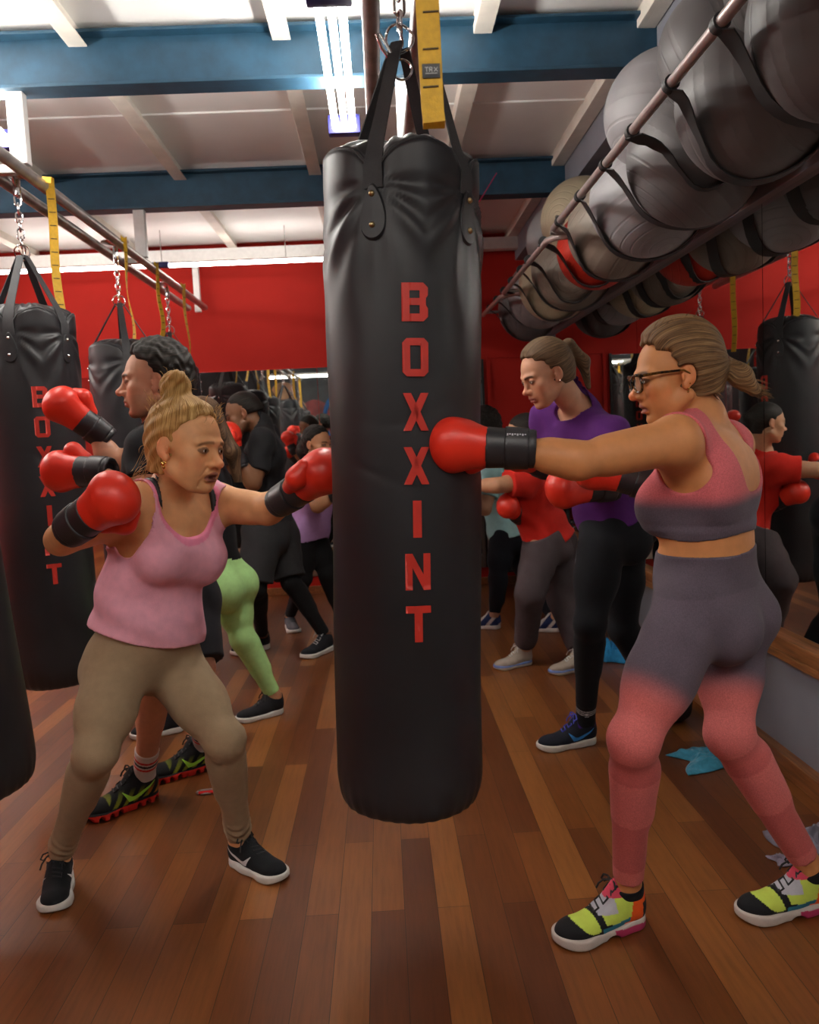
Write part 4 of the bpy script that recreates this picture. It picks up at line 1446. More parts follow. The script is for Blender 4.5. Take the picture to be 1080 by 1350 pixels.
def hair_cap(H, thick=.008, line=(.080, .066, .012, -.008), nape=-.072, vol=0.0, bump=0.0, seed=0, back=(.0, 0)):
    """hair shell of the skull; line = (front y, front z, temple y, temple z)"""
    A = Ell(H.P(0, -.018-back[0], .035+vol*.3), [(.074+thick+vol*.5)*H.s, (.093+thick+vol*.5)*H.s, (.079+thick+vol)*H.s], H.M)
    B = H.E((0, .030, .004), (.062+thick, .056+thick, .076+thick))
    Nk = H.C((0, -.070, -.01), (0, -.062, nape+.01), .050+thick*.5, .045+thick*.3)
    y0, z0, y1, z1 = line
    n_ = np.array([-(z0-z1), (y0-y1)]); n_ = n_/np.linalg.norm(n_)
    ear = [H.E((q*.082, -.006, -.014), (.025, .026, .034)) for q in (-1, 1)]
    def fn(p):
        q = H.loc(p)
        d = smin(smin(A(p), B(p), .02*H.s), Nk(p), .03*H.s)
        if bump:
            d = d+bump*(np.sin(q[:, 0]*150+seed+2*np.sin(q[:, 2]*90))*np.sin(q[:, 1]*140+2*np.sin(q[:, 0]*80))*.6+np.sin(q[:, 2]*170+3*np.sin(q[:, 1]*110))*.4)
        f = ((q[:, 1]-y0)*n_[0]+(q[:, 2]-z0)*n_[1])
        wig = .0025*np.sin(q[:, 0]*210)+.002*np.sin(q[:, 2]*260)
        side = (q[:, 1]-(y1+.0))       # keep behind temple line lower down
        face = np.where(q[:, 2] > z1, -f, side)+wig
        face = face - 1.2*np.clip(np.abs(q[:, 0])-.045, 0, 1)*np.clip((q[:, 2]-z1)/.04, 0, 1)*-.3
        d = smax(d, face*H.s, .008)
        d = smax(d, (nape-q[:, 2])*H.s, .006)
        d = d + (thick+.004+vol*.6)*H.s*(1-np.clip(-face/.034, 0, 1))**2*.8
        for e_ in ear: d = smax(d, -e_(p), .006)
        return d
    return fn

def strands(name, curves, r, matl, parent, loc):
    m = MB()
    for c in curves: m.tube([Vector(nv(*q)-nv(*loc)) for q in c], [r]*(len(c)-1)+[r*.3], 4, caps=False)
    o = m.build(name, matl, parent)
    n = len(o.data.vertices)
    at_ = o.data.attributes.new('Strand', 'FLOAT_VECTOR', 'POINT')
    co = np.empty(n*3, dtype=f32); o.data.vertices.foreach_get('co', co)
    at_.data.foreach_set('vector', (co*60).astype(f32))
    return o
# ================================================================ the people
def cam_dir(p):
    return unit(nv(CAM)-p)
SK_A, SK_G = (.76, .39, .18), (.60, .255, .095)
BL = (.007, .007, .009)

def rib_mat():
    m = NT('ribbed_knit')
    a = m.n('ShaderNodeAttribute', attribute_name='Col')
    wv = m.n('ShaderNodeTexWave', wave_type='BANDS', bands_direction='X'); wv.inputs['Scale'].default_value = 60; wv.inputs['Distortion'].default_value = 1.5
    m.l(m.coord(), wv.inputs['Vector'])
    nz = m.noise(300, 3, m.coord())
    v = m.ramp(nz.outputs[0], [(0.3, (0.80, 0.80, 0.80, 1)), (0.7, (1.12, 1.12, 1.12, 1))])
    m.l(m.mix(1.0, a.outputs['Color'], v, 'MULTIPLY'), m.b.inputs['Base Color'])
    m.set(Roughness=.85); m.b.inputs['Sheen Weight'].default_value = .06; m.b.inputs['Specular IOR Level'].default_value = .2
    m.bump(wv.outputs['Fac'], .15, .001)
    return m.m
M_rib = rib_mat()

# ---------------------------------------------------------------- woman in the pink tank top, left foreground
def woman_pink():
    J = dict(hipR=at(156, 872, 2.45), hipL=at(222, 868, 2.58), kneeR=at(126, 992, 2.30), ankR=onfloor(78, 1128, .085),
             kneeL=at(296, 975, 2.40), ankL=onfloor(316, 1106, .085), toeR=onfloor(70, 1200, .03), toeL=onfloor(366, 1148, .03),
             shR=at(181, 668, 2.36), shL=at(284, 664, 2.58), neck=at(228, 640, 2.46),
             elR=at(80, 712, 2.44), wrR=at(106, 688, 2.27), handR=at(150, 656, 2.20),
             elL=at(352, 672, 2.50), wrL=at(384, 652, 2.42), handL=at(420, 630, 2.36))
    H = Head(at(247, 588, 2.36), (.80, -.42, -.16), up=(.10, 0, 1), size=1.08, mouth_open=.0055, nose=1.12, jaw=1.03, folds=True, eye_open=1.15,
             lip=(.22, .05, .045), brow=(.16, .09, .04), brow_tilt=-.25, brow_w=.7, flush=.25)
    p = Person(J, H, 'woman in a pink tank top and tan leggings punching the central bag from the left', (J['hipL'].x*.5+J['hipR'].x*.5, 2.5, 0),
               arm=1.06, leg=.98, torso=1.04, bust=1.12, butt=1.12, belly=.25, bust_z=.125, h=.0055, hh=.0024, skin=SK_A, waist=at(198, 772, 2.50))
    p.build_body()
    # tank top
    l, f, u, N = p.cl, p.cf, p.cu, p.J['neck']
    J = p.J
    def tank(q, off, low=0.0):
        d = smin(p.torsoarm(q), Cap(p.mh-p.pu*.03, p.W, .168, .132, side=p.pl, qa=.125, qb=.112)(q), .04)-off
        v = (q-N)@np.array([l, f, u]).T
        x, y, z = v.T
        d = np.maximum(d, z-.038)
        # front and back scoops
        fr = (np.sqrt((x/.104)**2+((z-.02)/(.128+low))**2)-1)*.08
        bk = (np.sqrt((x/.104)**2+((z-.02)/.10)**2)-1)*.08
        d = smax(d, -np.where(y > -.01, fr, bk), .004)
        for s_ in (-1, 1):
            A_ = p.J['shL' if s_ > 0 else 'shR']
            va = (q-A_)@np.array([l, f, u]).T
            arm = np.sqrt((va[:, 1]/.080)**2+((va[:, 2]+.035)/.115)**2)-1
            out = (s_*va[:, 0]+.014+.05*np.clip(-va[:, 2]/.12, 0, 1))          # outward of the strap edge
            d = smax(d, -smax(arm*.085, -out, .025), .004)
            lim = s_*va[:, 0]-.02
            d = smax(d, np.maximum(lim, -.2-va[:, 2]*0+(-va[:, 2]-.0)*0-0.0), .003) if False else d
            el = p.J['elL' if s_ > 0 else 'elR']
            d = smax(d, -Cap(A_+unit(el-A_)*.098, el, .078, .07)(q), .004)
        return d
    def top(q):
        d = tank(q, .006)
        w_ = p.wr(q, .0065, 24, 1.0, (1, 1, 1.4))
        mid = p.ms+p.cf*.105-p.cu*.13
        d = smin(d, Cap(mid-p.cl*.07, mid+p.cl*.07, .045, .045)(q), .04)
        low = np.clip(((p.W+p.pu*.10-q)@p.pu)/.18, 0, 1)
        d = d+w_*(.3+low)-.010*low
        hem = (p.mh+p.pu*.085-q)@p.pu-.16*((q-p.mh)@p.pl)+.006*np.sin(((q-p.mh)@p.pl)*22)
        return np.maximum(d, hem)
    PK = nv(.86, .42, .53)
    def pcol(V):
        v = (V-N)@np.array([l, f, u]).T
        C = np.tile(PK, (len(V), 1))
        fr = (np.sqrt((v[:, 0]/.104)**2+((v[:, 2]-.02)/.128)**2)-1)*.08
        C[(np.abs(fr) < .009) & (v[:, 1] > 0)] = (.86, .27, .42)
        return C
    p.garment('tank_top', top, ['hipL', 'hipR', 'shL', 'shR'], M_cloth, pcol, h=.0045, label='pink ribbed tank top')
    def bra(q):
        d = tank(q, .003, -.012)
        v = (q-N)@np.array([l, f, u]).T
        d = np.maximum(d, -(v[:, 2]+.25))
        return d
    def brastrap(q):
        d = p.torsoarm(q)-.0065
        v = (q-N)@np.array([l, f, u]).T
        x, y, z = v.T
        c_ = np.abs(np.abs(x)-.098+.12*np.clip(-z-.04, 0, .1))-.007
        d = np.maximum(d, c_); d = np.maximum(d, -.12-z); d = np.maximum(d, z-.035)
        return np.maximum(d, -tank(q, .009))
    p.garment('bra_strap', brastrap, ['shL', 'shR', 'neck'], M_gblk, h=.004, pad=.12, label='black bra strap')
    TAN = nv(.34, .245, .15)
    p.pants('leggings', off=.004, top=.12, leg_t=(.95, .95), wrinkle=.0012, colfn=lambda V: np.tile(TAN, (len(V), 1)), h=.0055, bunch=1.0, f=36, label='tan full length leggings')
    p.gloves(thumbL=(-.35, -1, -.25), thumbR=(-.2, .3, -1), sL=1.02, h=.0035, palmL=-1)
    p.shoes(swoosh=mat('white_tick_print', (.62, .62, .62), .5), L=.24, h=.0032, lace=(.012, .012, .014), cols=lambda Q, C: np.tile(nv(.011, .012, .014), (len(Q), 1)))
    # hair: swept up to a bun on the crown
    c0, c1, c2 = (.16, .07, .018), (.45, .25, .075), (.74, .50, .20)
    MH = hair_mat('blonde_hair', c0, c1, c2)
    cap = hair_cap(H, .007, line=(.064, .086, .016, .014), nape=-.080, vol=.008)
    anchor = H.P(0, -.045, .118)
    bunc = H.P(.0, -.058, .146)
    bn = Field()
    bn.add(Ell(bunc, [.040, .038, .036]), .02)
    bn.add(Ell(H.P(.012, -.074, .168), [.026, .024, .022]), .015)
    bn.add(Ell(H.P(-.018, -.038, .172), [.022, .024, .020]), .012)
    bn.add(Cap(H.P(0, -.045, .105), bunc, .040, .036), .02)
    def hf(q):
        d = smin(cap(q), bn(q), .014)
        r = q-bunc
        return d+.0022*np.sin(np.arctan2(r@H.f, r@H.l)*9+(r@H.u)*160)
    hair_mesh('hair', hf, H.c-.17, H.c+nv(.17, .17, .27), .003, MH, p.root, anchor, H.u, p.loc)
    rnd = random.Random(5); cs = []
    for k in range(190):
        # loose flyaways at the nape, temples and crown
        a = rnd.uniform(0, 6.28)
        if k < 70: st = H.P(rnd.uniform(-.07, .07), -.085+rnd.uniform(-.01, .02), rnd.uniform(-.09, -.0)); dr = H.P(0, -.10, -.16)-H.c; ln = rnd.uniform(.03, .085)
        elif k < 150: st = H.P(.085*math.sin(a)*.85, -.02+.10*math.cos(a), .075+rnd.uniform(-.01, .03)); dr = st-H.c+H.u*.04; ln = rnd.uniform(.012, .04)
        else: st = bunc+unit(nv(rnd.gauss(0, 1), rnd.gauss(0, 1), rnd.gauss(0, 1)))*.040; dr = st-bunc; ln = rnd.uniform(.01, .03)
        dr = unit(dr)
        curl = unit(nv(rnd.gauss(0, 1), rnd.gauss(0, 1), rnd.gauss(0, 1)))
        cs.append([st+dr*ln*t+curl*ln*.35*math.sin(t*2.6) for t in (0, .25, .5, .75, 1)])
    strands('hair_wisps', cs, .0006, MH, p.root, p.loc)
    m = MB()
    for q in (-1, 1):
        c = H.P(q*.082, -.002, -.047)-nv(*p.loc)
        m.sphere(c, .0055, u=14, v=10); m.sphere(Vector(c)+Vector(H.u)*-.009+Vector(H.f)*.004, .0048, u=14, v=10); m.sphere(Vector(c)+Vector(H.u)*.005+Vector(H.f)*.006, .004, u=14, v=10)
    m.build('earrings', M_gold, p.root)
woman_pink()

# ---------------------------------------------------------------- woman with glasses, right foreground
def woman_glasses():
    J = dict(hipL=at(912, 800, 2.10), hipR=at(962, 792, 2.29), kneeL=at(836, 975, 1.98), ankL=onfloor(828, 1172, .10),
             kneeR=at(962, 968, 2.12), ankR=onfloor(1072, 1150, .10), toeL=onfloor(742, 1228, .03), toeR=onfloor(1015, 1192, .03),
             shL=at(890, 582, 2.03), shR=at(962, 588, 2.32), neck=at(932, 556, 2.20),
             elL=at(764, 608, 1.95), wrL=at(672, 591, 1.97), handL=at(610, 589, 1.99),
             elR=at(884, 690, 2.42), wrR=at(842, 634, 2.44), handR=at(797, 620, 2.46))
    H = Head(at(889, 494, 2.17), (-1, .06, -.16), up=(-.14, 0, 1), size=1.05, mouth_open=.004, nose=1.15, jaw=1.03, lip=(.28, .08, .07), brow=(.12, .07, .04), flush=.45)
    p = Person(J, H, 'woman with glasses in a pink and grey ombre sports set punching from the right', (J['hipL'].x*.5+J['hipR'].x*.5, 2.2, 0),
               arm=1.04, leg=1.03, torso=1.08, bust=1.15, butt=1.10, belly=.15, h=.0055, hh=.0024, skin=SK_G, waist=at(934, 714, 2.19))
    p.build_body()
    l, f, u, N = p.cl, p.cf, p.cu, p.J['neck']
    M3 = np.array([l, f, u])
    def bra(q):
        d = p.torsoarm(q)-.006
        v = (q-N)@M3.T; x, y, z = v.T
        d = np.maximum(d, z-.045)
        fr = (np.sqrt((x/.104)**2+((z-.02)/.14)**2)-1)*.08
        bk = (np.sqrt((x/.100)**2+(np.minimum(z+.03, 0)/.155)**4+((np.maximum(z+.03, 0))/.3)**2)-1)*.08
        d = smax(d, -np.where(y > -.005, fr, bk), .004)
        for s_ in (-1, 1):
            A_ = p.J['shL' if s_ > 0 else 'shR']; el = p.J['elL' if s_ > 0 else 'elR']
            va = (q-A_)@M3.T
            arm = np.sqrt((va[:, 1]/.098)**2+((va[:, 2]+.01)/.125)**2)-1
            out = (s_*va[:, 0]+.020+.075*np.clip(-(va[:, 2]-.02)/.14, 0, 1))
            d = smax(d, -smax(arm*.085, -out, .055), .004)
            d = smax(d, -Cap(A_+unit(el-A_)*.098, el, .078, .072)(q), .004)
        hem = -(z+.288)+.006*np.sin(x*20)
        d = np.maximum(d, hem)
        return d+.0012*np.sin(z*170)*(z < -.24)
    PKc = nv(.62, .14, .155); GR = nv(.105, .082, .108)
    def bcol(V):
        v = (V-N)@M3.T
        t = np.clip((-.165-v[:, 2])/.045, 0, 1)[:, None]; t = t*t*(3-2*t)
        return PKc*(1-t)+GR*t
    p.garment('sports_bra', bra, ['hipL', 'hipR', 'shL', 'shR'], M_rib, bcol, h=.0042, label='pink to grey ombre ribbed sports bra')
    J = p.J
    def lcol(V):
        C = np.zeros((len(V), 3)); best = np.full(len(V), 9.0); tt = np.zeros(len(V))
        for sd in 'LR':
            for a, b, o in ((J['hip'+sd], J['knee'+sd], 0), (J['knee'+sd], J['ank'+sd], 1)):
                ab = b-a; t = np.clip((V-a)@ab/(ab@ab), 0, 1); dd = np.linalg.norm(V-a-t[:, None]*ab, axis=1)
                mm = dd < best; best = np.where(mm, dd, best); tt = np.where(mm, t+o, tt)
        k = np.clip((tt-.56)/.24, 0, 1)[:, None]; k = k*k*(3-2*k)
        base = GR*1.0*(1-k)+nv(.62, .155, .145)*k
        z = tt
        dk = ((z > 1.06) & (z < 1.2)) | ((z > 1.48) & (z < 1.80))
        base = np.where(dk[:, None], base*nv(.82, .72, .72), base)
        wb = ((V-p.mh)@p.pu > .06)[:, None]
        return np.where(wb, base*.85, base)
    p.pants('leggings', off=.004, top=.155, leg_t=(.90, .87), wrinkle=.001, colfn=lcol, matl=M_rib, h=.005, bunch=.0, label='grey to pink ombre leggings',
            topfn=lambda q: .004*np.sin(((q-p.mh)@p.pl)*22))
    for sd in 'LR': p.sock('sock', sd, .95, (.010, .010, .012), h=.004, label='black ankle sock')
    p.gloves(thumbL=(.1, .55, -1), thumbR=(0, .3, 1), sL=.95, h=.0035, logoL=R(200), palmL=-1)
    def cols(Q, C):
        x, y, z = Q.T
        lime = nv(.52, .66, .10); blk = nv(.012, .012, .014); org = nv(.78, .10, .015); teal = nv(.03, .17, .24); grey = nv(.42, .42, .47)
        C = np.tile(lime, (len(Q), 1))
        C[(z < .034+.020*np.clip((x-.16)/.06, 0, 1)+.010*np.sin(x*60)) & (x > .12)] = blk
        C[(x > .232)] = blk
        C[(np.abs(x-.150-.25*(z-.05)) < .010) & (z > .03)] = blk
        C[(x > .10) & (x < .152) & (z > .066) & (np.abs(y) < .05)] = grey
        C[(z < .046-.10*(x-.06)) & (x > .045) & (x < .150)] = teal
        C[(x < .060-.2*(z-.05)) & (z > .026)] = org
        C[(x < .022) & (z < .075)] = blk
        C[(x < .05) & (z < .034)] = blk
        C[(x > .055) & (x < .08) & (z < .034) & (z > .026)] = org
        C[(z > .098) & (x > .06)] = nv(.55, .06, .10)
        return C
    p.shoes(kind='chunky', cols=cols, L=.275, h=.0028, lace=(.012, .012, .013))
    c0, c1, c2 = (.045, .022, .010), (.16, .085, .035), (.34, .20, .09)
    MH = hair_mat('dark_blonde_hair', c0, c1, c2)
    cap = hair_cap(H, .012, line=(.066, .082, .018, .014), nape=-.066, vol=.014)
    anchor = H.P(0, -.120, .008)
    pt = Field()
    pt.add(Cap(anchor, H.P(0, -.135, -.002), .020, .014), .02)
    pt.add(Cap(H.P(.0, -.137, -.004), H.P(0.01, -.156, -.036), .015, .027), .015)
    pt.add(Cap(H.P(0.01, -.154, -.034), H.P(.012, -.182, -.078), .027, .016), .02)
    pt.add(Cap(H.P(-.005, -.150, -.025), H.P(-.012, -.165, -.066), .020, .008), .02)
    def hf(q):
        return smin(cap(q), pt(q), .012)+.0010*np.sin(np.arctan2((q-anchor)@H.u, (q-anchor)@H.l)*34)
    hair_mesh('hair', hf, H.c-nv(.2, .2, .2), H.c+nv(.27, .2, .2), .0028, MH, p.root, anchor, H.f, p.loc)
    m = MB(); m.tube([Vector(anchor-H.f*.010*1+(H.l*math.cos(t)+H.u*math.sin(t))*.0165-nv(*p.loc)) for t in [k*math.pi/8 for k in range(16)]], .0055, 8, closed=True)
    m.build('hair_tie', mat('maroon_hair_tie', (.10, .008, .015), .7), p.root)
    rnd = random.Random(8); cs = []
    for k in range(120):
        if k < 60:
            st = H.P(rnd.uniform(-.01, .02), -.168, -.055)+H.u*rnd.uniform(-.02, .01); dr = H.P(0, -.24, -.17)-H.c+H.u*rnd.uniform(-.06, .04); ln = rnd.uniform(.04, .07)
        elif k < 90: st = H.P(rnd.uniform(-.05, .06), -.075, -.062); dr = H.P(0, -.1, -.12)-H.c; ln = rnd.uniform(.01, .03)
        else: st = H.P(rnd.uniform(-.05, .05), rnd.uniform(-.06, .05), .118); dr = H.u-H.f*1.5; ln = rnd.uniform(.02, .04)
        dr = unit(dr); curl = unit(nv(rnd.gauss(0, 1), rnd.gauss(0, 1), rnd.gauss(0, 1)))
        cs.append([st+dr*ln*t+curl*ln*.18*math.sin(t*2.2) for t in (0, .3, .6, 1)])
    strands('hair_wisps', cs, .0008, MH, p.root, p.loc)
    # glasses
    g = MB(); lz = nv(*p.loc)
    PP = lambda a, b, c: Vector(H.P(a, b, c)-lz)
    for q in (-1, 1):
        pts = []
        for k in range(28):
            t = 2*math.pi*k/28; cx, sx = math.cos(t), math.sin(t)
            pts.append(PP(q*(.033+.026*math.copysign(abs(cx)**.7, cx)), .104-.05*abs(.033+q*0-.0)*0-abs(.033+.026*cx)*.12, -.004+.021*math.copysign(abs(sx)**.75, sx)))
        g.tube(pts, .0034, 8, closed=True)
        g.tube([PP(q*.058, .096, .013), PP(q*.073, .085, .013), PP(q*.079, .05, .011), PP(q*.081, .0, .006), PP(q*.081, -.015, -.006)], [.0042, .0040, .0034, .003, .002], 8)
        g.box(PP(q*.034, .102, .016), (.001, .001, .001))
        g.tube([PP(q*.008, .105, .014), PP(q*.034, .103, .0175), PP(q*.060, .097, .015)], .0040, 8)
    g.tube([PP(-.008, .106, .008), PP(0, .108, .011), PP(.008, .106, .008)], .003, 8)
    tm = NT('tortoiseshell_frame'); tm.l(tm.ramp(tm.noise(90, 3, tm.coord()).outputs[0], [(.45, (.008, .005, .004, 1)), (.6, (.16, .07, .015, 1))]), tm.b.inputs['Base Color']); tm.set(Roughness=.2)
    go = g.build('glasses_frame', tm.m, p.root)
    lm = NT('spectacle_lens'); lm.set(Base_Color=(1, 1, 1, 1), Roughness=.0, Alpha=.12)
    m = MB()
    for q in (-1, 1):
        m.poly([PP(q*(.033+.024*math.cos(t)), .104-abs(.033+.024*math.cos(t))*.12, -.004+.019*math.sin(t)) for t in [2*math.pi*k/20 for k in range(20)]])
    m.build('lenses', lm.m, go)
    m = MB()
    for q in (-1, 1):
        for dy, dz, r_ in ((-.004, -.040, .0028), (-.009, -.028, .0022), (-.001, -.047, .0028)):
            m.sphere(PP(q*.083, dy, dz), r_, u=12, v=8)
    m.build('earrings', M_gold, p.root)
woman_glasses()
# ---------------------------------------------------------------- helper for the people farther back
def shoe_cols(c): return lambda Q, C: np.tile(nv(*c), (len(Q), 1))
M_dkhair = hair_mat('black_hair', (.004, .003, .003), (.012, .009, .007), (.035, .026, .02))
M_brhair = hair_mat('brown_hair', (.02, .010, .005), (.07, .035, .016), (.16, .09, .045))

def add_hair(p, H, matl, **k):
    extra = k.pop('extra', None); h = k.pop('h', .005); anchor = k.pop('anchor', H.P(0, -.1, .03)); curl = k.pop('curl', 0)
    cap = hair_cap(H, **k)
    def fn(q):
        d = cap(q)
        if extra is not None: d = smin(d, extra(q), .015)
        return d
    hair_mesh('hair', fn, H.c-.30, H.c+.24, h, matl, p.root, anchor, H.f, p.loc)

# ---------------------------------------------------------------- man in black with striped socks
def man_black():
    J = dict(hipL=at(203, 778, 3.08), hipR=at(238, 772, 3.26), kneeL=at(206, 892, 2.92), ankL=onfloor(190, 1022, .10), kneeR=at(262, 880, 3.12), ankR=onfloor(268, 982, .10),
             toeL=onfloor(130, 1066, .03), toeR=onfloor(222, 1016, .03), shL=at(198, 592, 3.02), shR=at(218, 585, 3.36), neck=at(212, 558, 3.20),
             elL=at(196, 664, 2.92), wrL=at(126, 622, 2.96), handL=at(85, 622, 3.0), elR=at(152, 618, 3.36), wrR=at(124, 566, 3.34), handR=at(86, 538, 3.30))
    H = Head(at(203, 502, 3.14), (-1, -.22, -.02), size=1.16, nose=1.15, jaw=1.15, stubble=.18, hair=(.03, .018, .012), brow=(.015, .01, .007), lip=(.36, .11, .09), flush=.4)
    p = Person(J, H, 'dark curly haired man in black T-shirt and striped white socks, both red gloves raised', (J['hipL'].x, 3.15, 0), s_=1.08, arm=1.1, male=True, h=.0075, hh=.0032, skin=(.56, .28, .17))
    p.build_body()
    p.shirt('t_shirt', col=BL, sleeve=.60, wrinkle=.009, hem=-.04)
    p.shorts('shorts', col=(.02, .02, .024), t=.95)
    WH = nv(.62, .60, .58)
    for sd in 'LR':
        b = p.J['ank'+sd]; ax = unit(p.J['knee'+sd]-b)
        def sc(V, b=b, ax=ax):
            t = (V-b)@ax; C = np.tile(WH, (len(V), 1))
            C[(np.abs(t-.118) < .006) | (np.abs(t-.078) < .006)] = (.55, .03, .03)
            C[np.abs(t-.098) < .006] = (.02, .02, .03)
            return C
        p.sock('striped_sock', sd, .66, WH, colfn=sc, h=.004, label='white crew sock with red and black stripes')
    def cols(Q, C):
        x, y, z = Q.T
        t = np.clip((.075-z)/.04, 0, 1)*(x < .19)
        ridge = np.clip(np.sin((x+z*.8)*170)*3, 0, 1)
        C = np.tile(nv(.012, .012, .013), (len(Q), 1))
        m = (t*ridge)[:, None]
        grad = np.where((x < .05)[:, None], nv(.55, .20, .02), nv(.22, .26, .02))
        return C*(1-m)+grad*m
    p.shoes(kind='springs', cols=cols, L=.30, h=.0035, swoosh=mat('lime_tick_print', (.35, .75, .05), .5), lace=(.012, .012, .013))
    p.gloves((0, -.2, 1), (.5, -.4, 1), sL=1.05, h=.0045, palmR=1)
    cap = dict(thick=.012, line=(.068, .082, .002, .010), nape=-.045, vol=.012, bump=.0045, h=.0035, anchor=H.P(0, 0, .10))
    add_hair(p, H, M_dkhair, **cap)
    m = MB()
    # small pale print on the chest
    q0 = project(lambda q: p.torsoarm(q)-.012, at(196, 602, 2.3), (0, 1, 0), 1.2)
    if q0 is not None:
        for i in range(4): m.box(Vector(q0-nv(*p.loc))+Vector((.010*i-.02, -.004, .004*(i % 2))), (.006, .003, .022))
        m.build('shirt_print', M_gwhite, p.root)
man_black()

# ---------------------------------------------------------------- woman in green leggings
def woman_green():
    J = dict(hipL=at(274, 764, 4.02), hipR=at(300, 762, 4.18), kneeL=at(238, 846, 3.95), ankL=onfloor(230, 940, .09), kneeR=at(320, 842, 4.10), ankR=onfloor(362, 918, .09),
             toeL=onfloor(196, 962, .03), toeR=onfloor(335, 940, .03), shL=at(262, 618, 3.92), shR=at(276, 612, 4.22), neck=at(270, 598, 4.07),
             elL=at(232, 665, 3.85), wrL=at(222, 625, 3.80), handL=at(215, 600, 3.80), elR=at(248, 668, 4.3), wrR=at(222, 640, 4.35), handR=at(208, 620, 4.38))
    H = Head(at(262, 556, 4.05), (-1, .2, -.05), size=1.0, lip=(.3, .08, .07))
    p = Person(J, H, 'woman in light green leggings and black top, mostly hidden behind the pink tank top', (J['hipL'].x, 4.1, 0), leg=1.0, butt=1.22, bust=.95, h=.008, hh=.005, skin=(.50, .27, .15))
    p.build_body()
    p.shirt('black_top', col=BL, sleeve=.30, wrinkle=.002, hem=.085, off=.006, flare=0)
    p.pants('leggings', off=.005, top=.11, leg_t=(.93, .93), col=(.42, .72, .28), h=.0065, label='light green leggings')
    p.shoes(cols=shoe_cols((.015, .015, .018)), L=.25, h=.005)
    p.gloves((0, 0, 1), (0, 0, 1), sL=.95, h=.006)
    ex = Field(); ex.add(Cap(H.P(0, -.10, 0), H.P(.0, -.15, -.16), .03, .035), .03); ex.add(Cap(H.P(0, -.15, -.16), H.P(0, -.17, -.36), .035, .015), .03)
    add_hair(p, H, M_brhair, extra=ex, h=.006)
woman_green()

# ---------------------------------------------------------------- man in black T-shirt and shorts at the back
def man_back():
    J = dict(hipL=at(344, 700, 5.15), hipR=at(366, 697, 5.35), kneeL=at(338, 775, 5.05), ankL=onfloor(346, 838, .09), kneeR=at(384, 768, 5.25), ankR=onfloor(430, 840, .09),
             toeL=onfloor(318, 856, .03), toeR=onfloor(404, 862, .03), shL=at(345, 583, 5.05), shR=at(352, 575, 5.42), neck=at(347, 562, 5.22),
             elL=at(334, 637, 4.95), wrL=at(313, 603, 4.92), handL=at(303, 578, 4.92), elR=at(318, 625, 5.4), wrR=at(296, 600, 5.4), handR=at(286, 580, 5.4))
    H = Head(at(320, 545, 5.18), (-1, -.1, -.35), up=(-.3, 0, 1), size=1.08, nose=1.05, jaw=1.08, stubble=.4, hair=(.008, .006, .005), brow=(.01, .008, .006), lip=(.13, .05, .04), flush=0)
    p = Person(J, H, 'man in black T-shirt and dark shorts over tights holding a red glove to his chin', (J['hipL'].x, 5.25, 0), s_=1.04, arm=1.12, male=True, h=.009, hh=.0045, skin=(.20, .088, .042))
    p.build_body()
    p.shirt('t_shirt', col=(.016, .016, .018), sleeve=.72, wrinkle=.008, hem=-.03, h=.008)
    p.shorts('shorts', col=(.028, .028, .030), t=.92)
    p.pants('tights', off=.004, top=.08, leg_t=(.93, .93), col=(.010, .010, .011))
    p.shoes(cols=shoe_cols((.015, .016, .02)), L=.285, h=.005, lace=(.4, .4, .4))
    p.gloves((-.3, -1, 0), (0, -.2, 1), sL=1.05, h=.006, logoL=R(250))
    add_hair(p, H, M_dkhair, thick=.004, line=(.066, .078, .000, .030), nape=-.020, vol=.002, h=.005)
man_back()

# ---------------------------------------------------------------- woman in lavender
def woman_lavender():
    J = dict(hipL=at(414, 705, 5.9), hipR=at(398, 708, 5.75), kneeL=at(432, 758, 5.75), ankL=onfloor(452, 818, .09), kneeR=at(400, 762, 5.72), ankR=onfloor(382, 812, .09),
             toeL=onfloor(470, 826, .03), toeR=onfloor(392, 832, .03), shL=at(432, 622, 5.95), shR=at(402, 626, 5.70), neck=at(414, 614, 5.86),
             elL=at(452, 662, 5.9), wrL=at(470, 640, 5.8), elR=at(418, 668, 5.5), wrR=at(446, 650, 5.45), handR=at(462, 645, 5.45))
    H = Head(at(419, 585, 5.84), (.85, -.62, -.12), size=1.03, lip=(.30, .07, .06), brow=(.02, .012, .01), jaw=1.05)
    p = Person(J, H, 'dark haired woman in a lavender shirt standing just left of the central bag', (J['hipR'].x, 5.85, 0), h=.009, hh=.0045, bust=.9, skin=(.50, .24, .12))
    p.build_body()
    p.shirt('shirt', col=(.50, .30, .60), sleeve=.70, wrinkle=.005, hem=-.02, off=.018, h=.008, hemfn=lambda q: .03*np.cos(((q-p.mh)@p.pl)*12))
    p.pants('leggings', off=.005, top=.10, leg_t=(.95, .95), col=(.010, .010, .011))
    p.shoes(cols=shoe_cols((.10, .10, .115)), L=.25, h=.005, kind='plain')
    p.gloves((0, 0, 1), (0, -.3, 1), h=.006)
    ex = Field(); ex.add(Cap(H.P(0, -.09, .02), H.P(.0, -.13, -.06), .045, .05), .03); ex.add(Cap(H.P(0.02, -.13, -.05), H.P(.02, -.12, -.15), .05, .03), .03)
    add_hair(p, H, M_dkhair, extra=ex, thick=.008, vol=.006, bump=.003, line=(.066, .080, .005, .008), h=.005)
woman_lavender()

